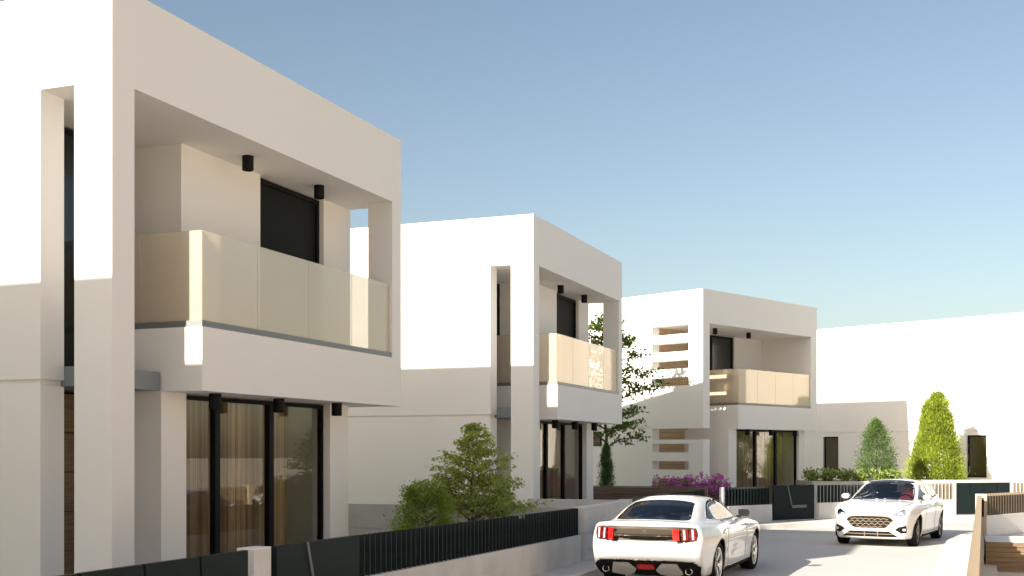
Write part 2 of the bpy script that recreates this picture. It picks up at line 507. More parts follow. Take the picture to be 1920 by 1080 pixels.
def house_main():
    H = empty('house')
    YR = 1.8           # entrance recess
    # roof block and the frame beam
    MB().box(0, W, 0, D, ZC, ZT).build('roof', 'plaster', H)
    # left side wall: lower wall, recessed joint, upper wall
    MB().box(0, T, 1.02, D, 0, ZS).box(0.05, T, 1.07, D, ZS, ZS + 0.075).box(0, T, 1.02, D, ZS + 0.075, ZC).build('side_wall', 'plaster', H)
    MB().box(0, T, 0, 0.53, 0, ZC).build('column', 'plaster', H)
    # right side
    MB().box(6.71, W, 0, 0.45, 3.66, ZC).build('pillar', 'plaster', H)
    MB().box(6.71, W, 0.97, D, ZS, ZC).box(6.05, 6.35, 0.62, D, 0, ZS).build('side_wall', 'plaster', H)
    MB().box(T, 6.71, D - 0.3, D, ZS, ZC).box(T, 6.05, D - 0.3, D, 0, ZS).build('rear_wall', 'plaster', H)
    # balcony: parapet, slab
    MB().box(1.62, W, 0, 0.16, ZS, 3.66).box(1.62, 1.78, 0.16, YR, ZS, 3.66).box(6.87, W, 0.16, 0.97, ZS, 3.66)\
        .box(1.78, 6.87, 0.16, 0.97, ZS, 3.36).box(1.78, 6.71, 0.97, D - 0.3, ZS, 3.36).box(T, 1.78, YR + 0.2, D - 0.3, ZS + 0.3, 3.36).build('balcony', 'plaster', H)
    railing(H, dict(shoe=[(1.635, 6.71, 0.012, 0.10), (1.635, 1.73, 0.10, YR), ],
                    pane=[(1.70, 2.88, 0.045, 0.06), (2.888, 4.17, 0.045, 0.06), (4.178, 5.45, 0.045, 0.06), (5.458, 6.70, 0.045, 0.06),
                          (1.675, 1.69, 0.05, 1.0), (1.675, 1.69, 1.008, YR)]))
    # upper room walls behind the balcony
    MB().box(2.47, 4.33, 0.97, 1.2, 3.36, ZC).box(2.47, 2.7, 1.2, YR + 0.2, 3.36, ZC).build('upper_wall', 'plaster', H)
    MB().box(6.15, 6.71, 0.97, 1.2, 3.36, ZC).build('upper_wall', 'plaster', H)
    w = MB().box(4.33, 4.40, 1.05, 1.13, 3.36, ZC - 0.02).box(6.08, 6.15, 1.05, 1.13, 3.36, ZC - 0.02).box(4.40, 6.08, 1.05, 1.13, ZC - 0.09, ZC - 0.02).build('window', 'black_metal', H)
    MB().box(4.40, 6.08, 1.09, 1.11, 3.37, ZC - 0.09).build('pane', 'shutter', w)
    # stairwell window over the entrance
    w = MB().box(T, T + 0.06, YR, YR + 0.08, 3.12, ZC - 0.03).box(2.41, 2.47, YR, YR + 0.08, 3.12, ZC - 0.03).box(T + 0.06, 2.41, YR, YR + 0.08, ZC - 0.08, ZC - 0.03).build('window', 'black_metal', H)
    MB().box(T + 0.06, 2.41, YR + 0.04, YR + 0.06, 3.12, ZC - 0.08).build('pane', 'dark_glass', w)
    MB().box(T, 1.60, 0.62, YR, ZS + 0.01, 3.10).build('canopy', 'canopy', H)
    # ground floor
    MB().box(1.62, 2.12, 0.62, 0.9, 0, ZS).box(1.62, 1.9, 0.9, YR, 0, ZS).build('ground_wall', 'plaster', H)
    MB().box(5.76, 6.05, 0.62, 0.9, 0, ZS).build('ground_wall', 'plaster', H)
    window_unit(H, 2.12, 5.76, 0.74, 0.10, ZS - 0.015, [2.95, 4.27], 'window_glass', 0.055, 0.11, name='sliding_window')
    curtain(H, 2.0, 5.25, 1.12, 0.12, ZS - 0.03, 3)
    MB().box(1.62, 6.05, 4.2, 4.3, 0, ZS).build('room_wall', 'room_wall', H)
    MB().box(1.9, 6.05, 0.9, 4.2, 0.02, 0.1).build('room_floor', 'room_floor', H)
    # a dining table in the room
    MB().box(3.9, 5.9, 2.0, 3.0, 0.82, 0.88).box(4.0, 4.1, 2.1, 2.2, 0.1, 0.82).box(5.7, 5.8, 2.1, 2.2, 0.1, 0.82).box(4.0, 4.1, 2.8, 2.9, 0.1, 0.82).box(5.7, 5.8, 2.8, 2.9, 0.1, 0.82).build('interior_table', 'light_wood', H)
    dr = MB().box(T, 1.62, YR + 0.035, YR + 0.1, 0.0, ZS).build('entrance_door', 'black_metal', H)
    planks_front(dr, T, 1.62, YR, -0.16, 2.84, 6, 'door_wood', name='board')
    for (x, y) in ((3.37, 0.53), (5.28, 0.53)): downlight(H, x, y, ZC)
    for (x, y) in ((2.30, 0.30), (3.80, 0.30), (5.42, 0.30)): downlight(H, x, y, ZS)
    return H

H1 = house_main()
ROT = math.pi / 2 - STREET
H1.location = st(10.22, -8.8); H1.rotation_euler = (0, 0, ROT)
tag(H1, 'largest-looking white two-storey house with brown curtains behind its dark gate and slat fence', 'house', 'white cube houses along the street')
H2 = copy_tree(H1)
H2.location = st(23.62, -8.8)
tag(H2, 'white two-storey house behind the small leafy garden tree, second along the street', 'house')
H0 = copy_tree(H1)
H0.location = st(-3.1, -8.8)
tag(H0, 'white two-storey house whose shadow falls on the side wall of the house with brown curtains', 'house')
def house_corner():
    """variant at the bend: slotted side wall, closed right side, light timber recess"""
    H = empty('house'); YR = 2.05
    MB().box(0, W, 0, D, ZC, ZT).build('roof', 'plaster', H)
    mb = MB(); mb.box(0, T, 2.04, D, 0, ZS).box(0.05, T, 2.09, D, ZS, ZS + 0.075).box(0, T, 2.04, D, ZS + 0.075, ZC)
    mb.box(0, T, 0, 0.56, ZS, ZC)                         # front strip of the upper frame
    for a, b_ in ((ZS, 4.26), (4.53, 4.81), (5.09, 5.37), (5.66, 5.94)): mb.box(0, T, 0.56, 2.04, a, b_)
    mb.box(0, T, 0.0, 0.56, 0, 2.50)
    for a, b_ in ((0, 0.40), (0.67, 0.95), (1.23, 1.51), (1.79, 2.08), (2.36, 2.50)):
        mb.box(0, T, 0.56, 2.04, a, b_)
    mb.build('side_wall', 'plaster', H)
    MB().box(6.63, W, 0, D, ZS, ZC).box(6.33, 6.6, 0.25, D, 0, ZS).build('side_wall', 'plaster', H)
    MB().box(T, 6.63, D - 0.3, D, ZS, ZC).box(T, 6.33, D - 0.3, D, 0, ZS).build('rear_wall', 'plaster', H)
    MB().box(2.0, 6.63, 0, 0.16, ZS, 3.66).box(2.0, 2.16, 0.16, YR, ZS, 3.66).box(2.16, 6.63, 0.16, YR, ZS, 3.36).box(T, 6.63, YR + 0.2, D - 0.3, ZS, 3.36).build('balcony', 'plaster', H)
    railing(H, dict(shoe=[(2.015, 6.63, 0.012, 0.10), (2.015, 2.11, 0.10, YR)],
                    pane=[(2.08, 3.20, 0.045, 0.06), (3.208, 4.34, 0.045, 0.06), (4.348, 5.48, 0.045, 0.06), (5.488, 6.62, 0.045, 0.06),
                          (2.055, 2.07, 0.05, 1.0), (2.055, 2.07, 1.008, YR)]))
    MB().box(4.8, 6.63, YR, YR + 0.2, 3.36, ZC).build('upper_wall', 'plaster', H)
    window_unit(H, 2.16, 4.8, YR + 0.06, 3.36, ZC - 0.02, [3.48], 'dark_glass')
    cl = MB().box(T, 2.16, YR + 0.035, YR + 0.15, 0, ZC).build('timber_cladding', 'black_metal', H)
    planks_front(cl, T, 2.0, YR, 0.0, ZC, 34, 'light_wood', name='board', gap=0.008)
    MB().box(0.95, 1.02, YR - 0.06, YR - 0.02, 0.95, 1.45).build('door_handle', 'gate_trim', H)
    MB().box(1.8, 2.26, 0.25, 0.5, 0, ZS).box(1.8, 2.05, 0.5, YR, 0, ZS).build('ground_wall', 'plaster', H)
    MB().box(6.2, 6.33, 0.25, 0.5, 0, ZS).build('ground_wall', 'plaster', H)
    window_unit(H, 2.26, 6.2, 0.34, 0.10, ZS - 0.015, [3.55, 4.85], 'window_glass', 0.055, 0.1, name='sliding_window')
    curtain(H, 2.1, 5.6, 0.62, 0.12, ZS - 0.03, 5)
    MB().box(2.05, 6.33, 4.2, 4.3, 0, ZS).build('room_wall', 'room_wall', H)
    MB().box(2.05, 6.33, 0.5, 4.2, 0.02, 0.1).build('room_floor', 'room_floor', H)
    wn_ = MB()
    for a, b_, c_, d_ in ((4.25, 4.9, 2.30, 2.34), (4.25, 4.9, 2.76, 2.80), (4.25, 4.29, 2.34, 2.76), (4.86, 4.9, 2.34, 2.76)):
        wn_.box(-0.03, 0.0, a, b_, c_, d_)
    wf = wn_.build('side_window', 'black_metal', H)
    MB().box(-0.015, 0.0, 4.29, 4.86, 2.34, 2.76).build('pane', 'dark_glass', wf)
    for (x, y) in ((1.75, 0.75), (3.75, 0.75)): downlight(H, x, y, ZC)
    for (x, y) in ((2.7, 0.1), (4.15, 0.1), (5.7, 0.1)): downlight(H, x, y, ZS)
    return H
H3 = house_corner()
H3.location = (6.11, 36.7, 0); H3.rotation_euler = (0, 0, R(45))
tag(H3, 'white two-storey house with horizontal slots in its side wall and timber behind them', 'house', 'white cube houses along the street')

def house_end(wall='plaster'):
    H = empty('house')
    MB().box(0, W, 0, 16, ZS + 0.06, ZT).box(0.04, W - 0.04, 0.04, 15.96, ZS, ZS + 0.06).build('upper_storey', wall, H)
    mb = MB()
    ys = [(0.3, 3.95), (4.73, 10.21), (10.93, 16)]
    for a, b_ in ys: mb.box(0, T, a, b_, 0, ZS)
    for a, b_ in ((3.95, 4.73), (10.21, 10.93)):
        mb.box(0, T, a, b_, 0, 1.1); mb.box(0, T, a, b_, 2.74, ZS)
    mb.box(T, W - 0.3, 0.3, 0.6, 0, ZS).box(W - 0.3, W, 0.3, 16, 0, ZS).box(T, W - 0.3, 15.7, 16, 0, ZS)
    mb.build('ground_wall', wall, H)
    for a, b_ in ((3.95, 4.73), (10.21, 10.93)):
        f_ = MB().box(0.10, 0.18, a, b_, 1.1, 1.16).box(0.10, 0.18, a, b_, 2.68, 2.74).box(0.10, 0.18, a, a + 0.06, 1.16, 2.68).box(0.10, 0.18, b_ - 0.06, b_, 1.16, 2.68).build('window', 'black_metal', H)
        MB().box(0.13, 0.15, a + 0.06, b_ - 0.06, 1.16, 2.68).build('pane', 'bronze_glass', f_)
    return H
simple('bronze_glass', (0.05, 0.042, 0.018), 0.12, spec=0.6)
H4 = house_end()
H4.location = (21, 41.2, 0); H4.rotation_euler = (0, 0, R(45))
tag(H4, 'broad blank white house wall behind the yellow-green conifer, two dark windows low down', 'house', 'white cube houses along the street')

# unseen houses added across the street, beige to bounce warm light onto shaded facades
simple('bounce_beige', (0.66, 0.55, 0.41), 0.85, vary=0.02, scale=0.8)
simple('red_door', (0.25, 0.04, 0.03), 0.5)
OP = house_end('bounce_beige')
OP.rotation_euler = (0, 0, ROT - math.pi / 2); OP.location = st(-14.5, 7.0)
tag(OP, 'added unseen beige house bouncing light from across the street, opposite the house that shades the first one', 'house', 'added beige houses bouncing light from across the street')
for s_, lb in ((3.5, 'added unseen beige house bouncing light from across the street, opposite the house with brown curtains'),):
    o = copy_tree(OP); o.location = st(s_, 7.0); tag(o, lb, 'house')

# ------------------------------------------------------------------ fences, gates, walls
slat_me = {}
def slat_mesh(mat, h):
    k = (mat, round(h, 3))
    if k not in slat_me:
        me = MB().box(-0.011, 0.011, -0.048, 0.048, 0, h).mesh('slat', bevel=0.002)
        me.materials.append(MATS[mat]); slat_me[k] = me
    return slat_me[k]

def slat_fence(p0, p1, label, zw=0.61, zt=1.10, zt0=None, mat='slat_metal', wall_mat='wall_light', group='slat fences on low walls', th=0.18, pitch=0.132, cat='fence'):
    p0 = Vector((p0[0], p0[1], 0)); p1 = Vector((p1[0], p1[1], 0))
    L = (p1 - p0).length; ang = math.atan2(p1.y - p0.y, p1.x - p0.x)
    H = empty('slat_fence', p0, ang)
    dz0 = 0.0 if zt0 is None else zt0 - zt
    mb = MB()
    pr = [(0, -0.02), (L, -0.02), (L, zw), (0, zw + dz0)]
    mb.prism(pr, -th / 2, th / 2, axis='y').build('low_wall', wall_mat, H)
    n = int(L / pitch)
    me = slat_mesh(mat, zt - zw + 0.01)
    for i in range(n):
        x = (i + 0.5) * L / n
        link('slat', me, None, H, (x, 0, zw - 0.01 + dz0 * (1 - x / L)))
    tag(H, label, cat, group)
    return H

def gate_panels(p0, p1, z0, z1, n, label, lean=0.10, group='dark panelled gates', z1b=None):
    """n sheet panels with leaning joints on a frame"""
    p0 = Vector((p0[0], p0[1], 0)); p1 = Vector((p1[0], p1[1], 0))
    L = (p1 - p0).length; ang = math.atan2(p1.y - p0.y, p1.x - p0.x)
    H = empty('driveway_gate', p0, ang); w = L / n; g = 0.030
    for i in range(n):
        a = i * w; b_ = (i + 1) * w
        la = lean if i else 0.0; lb = lean if i < n - 1 else 0.0
        MB().prism([(a + g / 2 + la, z0), (b_ - g / 2 + lb, z0), (b_ - g / 2, z1), (a + g / 2, z1)], -0.025, 0.025, axis='y').build('panel', 'gate_metal', H)
    MB().box(0.05, L - 0.05, 0.03, 0.07, z0 + 0.1, z0 + 0.16).box(0.05, L - 0.05, 0.03, 0.07, z1 - 0.2, z1 - 0.14).build('rail', 'gate_metal', H)
    tag(H, label, 'gate', group)
    return H

def gate_pedestrian(p0, p1, z0, z1, label, group='small garden gates with L-shaped inlay'):
    p0 = Vector((p0[0], p0[1], 0)); p1 = Vector((p1[0], p1[1], 0))
    L = (p1 - p0).length; ang = math.atan2(p1.y - p0.y, p1.x - p0.x)
    H = empty('garden_gate', p0, ang)
    MB().box(0.0, L, -0.03, 0.03, z0, z1).build('leaf', 'gate_metal', H, bevel=0.006)
    a, b_ = 0.32 * L, 0.42 * L
    MB().prism([(a, z1), (a + 0.045, z1), (b_ + 0.045, z0 + 0.42), (b_, z0 + 0.42)], -0.042, -0.03, axis='y').build('inlay', 'gate_trim', H)
    MB().box(b_, b_ + 0.36 * L, -0.075, -0.03, z0 + 0.335, z0 + 0.42).build('handle', 'gate_trim', H, bevel=0.008)
    tag(H, label, 'gate', group)
    return H

def conc_wall(name, p0, p1, z1, th, label, mat='concrete', cat='wall', joints=(), group=None, zj=None, z0=-0.02, z1b=None):
    """concrete wall of cast panels: each panel a child, joints open between them"""
    p0 = Vector((p0[0], p0[1], 0)); p1 = Vector((p1[0], p1[1], 0))
    L = (p1 - p0).length; ang = math.atan2(p1.y - p0.y, p1.x - p0.x)
    H = empty(name, p0, ang)
    xs = [0] + list(joints) + [L]; zs = [z0] + ([zj] if zj else []) + [z1]
    for i in range(len(xs) - 1):
        for k in range(len(zs) - 1):
            mb = MB(); g = 0.006
            mb.box(xs[i] + (g if i else 0), xs[i + 1] - (g if i < len(xs) - 2 else 0), -th / 2, th / 2, zs[k] + (g if k else 0), zs[k + 1] - (g if k < len(zs) - 2 else 0))
            mb.build('panel', mat, H, bevel=0.004)
            # tie holes
    cx = MB().box(0.02, L - 0.02, -th / 2 + 0.02, th / 2 - 0.02, z0, z1 - 0.02).build('core', mat, H)
    hol = MB(); k = 0
    for i in range(len(xs) - 1):
        for fx in (0.2, 0.8):
            for zz in ((z0 + z1) * 0.3, (z0 + z1) * 0.82):
                x = xs[i] + (xs[i + 1] - xs[i]) * fx
                hol.lathe([(0.0, -th / 2 - 0.002), (0.014, -th / 2 - 0.002), (0.014, -th / 2 + 0.01)], 10, axis='y', origin=(x, 0, zz))
    hol.build('tie_holes', 'hole_dark', H)
    tag(H, label, cat, group)
    return H
simple('hole_dark', (0.05, 0.05, 0.05), 0.9)

FT = -6.48
# first house: driveway gate, post, garden gate, slat fence
gate_panels(st(5.6, FT), st(9.42, FT), 0.16, 1.145, 5, 'dark panelled driveway gate beside the concrete post at the house with brown curtains', lean=0.085)
pm = empty('gate_post', st(9.67, FT - 0.085), ROT)
MB().box(-0.15, 0.15, -0.10, 0.10, 0, 1.135).build('shaft', 'wall_light', pm, bevel=0.006)
MB().box(-0.15, 0.15, -0.10, 0.10, 1.135, 1.15).build('cap', 'plaster', pm, bevel=0.004)
tag(pm, 'pale concrete gate post between the panelled driveway gate and the garden gate', 'post')
gate_pedestrian(st(9.90, FT), st(11.60, FT), 0.16, 1.145, 'wide dark garden gate between the concrete post and the long slat fence')
slat_fence(st(11.62, FT), st(19.62, FT), 'long dark slat fence on a pale low wall beside the leafy garden tree', zt=1.085, zt0=1.14, zw=0.605)
conc_wall('boundary_wall', st(19.74, FT), st(22.70, FT), 1.095, 0.24, 'plain concrete boundary wall at the end of the long slat fence', 'wall_light', joints=(1.5,), zj=0.62)
conc_wall('side_wall', st(19.80, -16.5), st(19.80, FT + 0.14 - 0.28), 1.09, 0.22, 'grey concrete garden wall behind the rounded bush', 'concrete', joints=(1.6, 3.2, 4.8, 6.4, 8.0), zj=0.62)
conc_wall('side_wall', st(22.82, -8.6), st(22.82, FT - 0.14), 1.10, 0.22, 'short concrete wall in front of the second house column', 'concrete', joints=(1.1,), zj=0.62)
pm = MB().box(-0.09, 0.09, -0.13, 0.13, 0, 1.12).build('gate_post', 'wall_light', None, st(22.80, FT), (0, 0, ROT), bevel=0.006)
tag(pm, 'pale slim gate post at the end of the plain concrete wall', 'post')
gate_panels(st(22.92, FT), st(26.5, FT), 0.16, 1.12, 4, 'dark panelled driveway gate hidden behind the white coupe', lean=0.085)
slat_fence(st(26.6, FT), st(30.15, -6.42), 'dark slat fence showing above the white coupe roof', zt=1.10)
# timber wall between second and third plots
tw = empty('timber_wall', st(31.25, -10.6), ROT - math.pi / 2)
MB().box(0, 4.05, 0.02, 0.10, 0, 1.10).build('core', 'fence_wood', tw)
pme = MB().box(0, 4.05, -0.025, 0.018, 0.004, 0.214).mesh('plank', bevel=0.003); pme.materials.append(MATS['fence_wood'])
for i in range(5): link('plank', pme, None, tw, (0, 0, 0.22 * i + 0.01))
MB().box(-0.01, 4.06, -0.03, 0.105, 1.112, 1.135).build('coping', 'fence_wood', tw)
tag(tw, 'dark brown timber plank wall in front of the purple flowers', 'wall')
pm = MB().box(-0.035, 0.035, -0.06, 0.06, 0, 1.13).build('fence_post', 'plaster', None, (5.72, 31.25, 0), (0, 0, R(35)), bevel=0.005)
tag(pm, 'slim white fence post where the timber wall meets the slat fence', 'post')
# third plot
slat_fence((5.85, 31.35), (7.30, 32.50), 'short dark slat fence between the white post and the garden gate at the bend', zt=1.12)
gate_pedestrian((7.42, 32.60), (8.80, 33.46), 0.15, 1.14, 'dark garden gate with L-shaped inlay at the bend, facing the road')
slat_fence((8.92, 33.54), (11.4, 34.86), 'dark slat fence right behind the oncoming white hatchback', zt=1.12)
slat_fence((11.4, 34.86), (13.74, 35.73), 'slat fence coloured sunlit tan on white wall below the yellow-green conifer', zt=1.12, mat='slat_sunlit', wall_mat='plaster')
gate_panels((13.86, 35.77), (15.75, 36.28), 0.15, 1.13, 4, 'dark panelled gate with leaning joints beside the slat fence coloured sunlit tan', lean=0.10)
slat_fence((15.85, 36.3), (20.4, 37.2), 'slat fence coloured sunlit tan past the panelled gate at the end house', zt=1.12, mat='slat_sunlit', wall_mat='plaster')
# right-hand plot: long fence seen along its length, corner post, fence turning away
slat_fence(st(7.5, 0.03), st(18.0, 0.19), 'slat fence coloured sunlit tan running along the right side walk toward the intercom post', zt=1.10, mat='slat_sunlit', wall_mat='tan_stone', th=0.16)
slat_fence(st(18.0, 0.19), st(28.3, 0.335), 'slat fence coloured sunlit tan ending at the intercom post', zt=1.10, mat='slat_sunlit', wall_mat='tan_stone', th=0.16)
pm = empty('intercom_post', st(28.5, 0.37), ROT)
MB().box(-0.16, 0.16, -0.12, 0.12, 0, 1.13).build('shaft', 'tan_stone', pm, bevel=0.006)
ic = MB().box(-0.22, -0.16, -0.06, 0.06, 0.62, 1.0).build('intercom', 'black_metal', pm, bevel=0.006)
tag(pm, 'tan stone post with black intercom where the right-hand fence turns', 'post')
slat_fence((10.95, 26.75), (16.5, 31.6), 'slat fence coloured sunlit tan turning away from the intercom post on a white wall', zt=1.115, mat='slat_sunlit', wall_mat='plaster')
# timber planter in the right-hand court
dk = empty('timber_planter', st(21.7, 0.36), ROT - math.pi / 2)
MB().box(0, 3.4, 0.02, 1.7, 0, 0.52).build('body', 'plaster', dk)
pme = MB().box(0, 3.4, -0.02, 0.018, 0.004, 0.084).mesh('plank', bevel=0.002); pme.materials.append(MATS['deck_wood'])
for i in range(6): link('plank', pme, None, dk, (0, 0, 0.0875 * i + 0.005))
tag(dk, 'low timber-clad planter box in the courtyard behind the right-hand fence', 'planter')
# raised planter in front of the end house
pl = empty('planter_wall', (10.35, 38.75, 0), R(3))
MB().box(0, 7.6, 0, 0.2, 0, 1.10).build('front', 'concrete', pl, bevel=0.004)
MB().box(-0.2, 0.0, 0, 1.9, 0, 1.10).box(7.6, 7.8, 0, 1.9, 0, 1.10).box(0, 7.6, 1.7, 1.9, 0, 1.1).build('side', 'concrete', pl)
MB().box(0, 7.6, 0.2, 1.7, 0.2, 1.03).build('soil', 'soil', pl)
tag(pl, 'long grey concrete planter holding low green shrubs beside the slotted house', 'planter')
# ------------------------------------------------------------------ car bodies from implicit surfaces
simple('car_paint', (0.68, 0.675, 0.665), 0.3, coat=1.0)
simple('car_black', (0.012, 0.012, 0.013), 0.25, coat=0.5)
simple('car_trim', (0.010, 0.010, 0.010), 0.7, spec=0.12)
simple('car_inner', (0.52, 0.46, 0.39), 0.8)
simple('car_liner', (0.30, 0.28, 0.25), 0.9)
simple('seat_cloth', (0.085, 0.15, 0.26), 0.7)
simple('tyre', (0.009, 0.009, 0.009), 0.85, spec=0.15)
simple('rim_silver', (0.72, 0.71, 0.69), 0.25, metal=0.85)
simple('rim_dark', (0.16, 0.16, 0.16), 0.3, metal=0.8)
simple('chrome', (0.75, 0.74, 0.71), 0.12, metal=1.0)
simple('grille_bar', (0.24, 0.18, 0.12), 0.6, spec=0.2)
simple('bumper_silver', (0.58, 0.555, 0.51), 0.35, metal=0.35)
simple('tail_red', (0.55, 0.012, 0.010), 0.15, coat=1.0)
simple('tail_deep', (0.16, 0.008, 0.010), 0.12, coat=1.0)
simple('tail_clear', (0.62, 0.60, 0.60), 0.1, coat=1.0)
simple('lens_white', (0.85, 0.87, 0.9), 0.08, coat=1.0)
simple('lamp_housing', (0.30, 0.31, 0.32), 0.35)
simple('plaque', (0.055, 0.043, 0.03), 0.55, spec=0.3)
simple('skin', (0.55, 0.33, 0.24), 0.55)
simple('shirt_pink', (0.62, 0.10, 0.15), 0.85)
simple('hair_red', (0.22, 0.07, 0.05), 0.7)

def smax(a, b_, k): 
    h = np.clip(0.5 + 0.5 * (a - b_) / k, 0, 1)
    return b_ + (a - b_) * h + k * h * (1 - h)
def smin(a, b_, k): return -smax(-a, -b_, k)

def curve(pts, smooth=0.05):
    """smooth 1-D lookup through points"""
    xs = np.array([p[0] for p in pts]); ys = np.array([p[1] for p in pts])
    g = np.linspace(xs[0] - 0.3, xs[-1] + 0.3, 800)
    sl0 = (ys[1] - ys[0]) / (xs[1] - xs[0]); sl1 = (ys[-1] - ys[-2]) / (xs[-1] - xs[-2])
    v = np.interp(g, xs, ys)
    v = np.where(g < xs[0], ys[0] + (g - xs[0]) * sl0, v); v = np.where(g > xs[-1], ys[-1] + (g - xs[-1]) * sl1, v)
    n = max(3, int(smooth / (g[1] - g[0])))
    ker = np.hanning(2 * n + 1); ker /= ker.sum()
    v = np.convolve(np.pad(v, n, mode='edge'), ker, 'valid')
    return lambda x: np.interp(x, g, v)

def surface_nets(F, lo, hi, h):
    lo = np.array(lo, float); n = np.ceil((np.array(hi) - lo) / h).astype(int) + 1
    ax = [lo[i] + h * np.arange(n[i]) for i in range(3)]
    X, Y, Z = np.meshgrid(*ax, indexing='ij')
    V = F(X, Y, Z); ins = V < 0
    c = np.zeros(tuple(n - 1), int)
    for i in (0, 1):
        for j in (0, 1):
            for k in (0, 1):
                c += ins[i:n[0] - 1 + i, j:n[1] - 1 + j, k:n[2] - 1 + k]
    act = (c > 0) & (c < 8)
    idx = -np.ones(act.shape, int); cells = np.argwhere(act); idx[act] = np.arange(len(cells))
    P = lo + (cells + 0.5) * h
    P = project(F, P, 6, h)
    faces = []
    for a in range(3):
        b_, d = (a + 1) % 3, (a + 2) % 3
        sl0 = [slice(None)] * 3; sl1 = [slice(None)] * 3
        sl0[a] = slice(0, n[a] - 1); sl1[a] = slice(1, n[a])
        cr = ins[tuple(sl0)] != ins[tuple(sl1)]
        e = np.argwhere(cr)
        ok = (e[:, b_] > 0) & (e[:, d] > 0) & (e[:, b_] < n[b_] - 1) & (e[:, d] < n[d] - 1)
        e = e[ok]
        s_in = ins[tuple(e.T)]
        def cell(db, dd):
            q = e.copy(); q[:, b_] -= db; q[:, d] -= dd
            return idx[tuple(q.T)]
        quad = np.c_[cell(1, 1), cell(0, 1), cell(0, 0), cell(1, 0)]
        quad[~s_in] = quad[~s_in][:, ::-1]
        faces.append(quad)
    Fq = np.vstack(faces)
    Fq = Fq[(Fq >= 0).all(1)]
    return P, Fq

def grad(F, P, e=1e-3):
    g = np.empty_like(P)
    for a in range(3):
        d = np.zeros(3); d[a] = e
        q = P + d; r = P - d
        g[:, a] = (F(q[:, 0], q[:, 1], q[:, 2]) - F(r[:, 0], r[:, 1], r[:, 2])) / (2 * e)
    return g
def project(F, P, it=5, h=0.03):
    for _ in range(it):
        v = F(P[:, 0], P[:, 1], P[:, 2]); g = grad(F, P)
        st_ = (v / np.maximum((g ** 2).sum(1), 1e-6))[:, None] * g
        l = np.linalg.norm(st_, axis=1, keepdims=True)
        P = P - st_ * np.minimum(1, h / np.maximum(l, 1e-9))
    return P

def in_poly(x, y, poly):
    x = np.asarray(x); y = np.asarray(y); c = np.zeros(x.shape, bool); n = len(poly)
    for i in range(n):
        x1, y1 = poly[i]; x2, y2 = poly[(i + 1) % n]
        if y1 == y2: continue
        cond = ((y1 > y) != (y2 > y)) & (x < (x2 - x1) * (y - y1) / (y2 - y1) + x1)
        c ^= cond
    return c
def near_poly(x, y, poly):
    """nearest boundary point and distance"""
    best = np.full(x.shape, 9.0); bx = x.copy(); by = y.copy(); n = len(poly)
    for i in range(n):
        x1, y1 = poly[i]; x2, y2 = poly[(i + 1) % n]
        dx, dy = x2 - x1, y2 - y1; L = dx * dx + dy * dy
        if L == 0: continue
        t = np.clip(((x - x1) * dx + (y - y1) * dy) / L, 0, 1)
        px, py = x1 + t * dx, y1 + t * dy; d = np.hypot(x - px, y - py)
        m = d < best; best[m] = d[m]; bx[m] = px[m]; by[m] = py[m]
    return best, bx, by
def circle(cx, cz, r, n=48): return [(cx + r * math.cos(2 * math.pi * i / n), cz + r * math.sin(2 * math.pi * i / n)) for i in range(n)]
def smooth_poly(pts, n=6):
    q = catmull(pts[-1:] + pts + pts[:2], n)
    return [tuple(p) for p in q[n:n * (len(pts) + 1)]]

def mesh_np(name, P, Fq, smooth=True):
    me = bpy.data.meshes.new(name)
    used = np.unique(Fq); remap = -np.ones(len(P), int); remap[used] = np.arange(len(used))
    me.from_pydata(P[used].tolist(), [], remap[Fq].tolist()); me.update()
    if smooth: me.polygons.foreach_set('use_smooth', [True] * len(me.polygons))
    return me

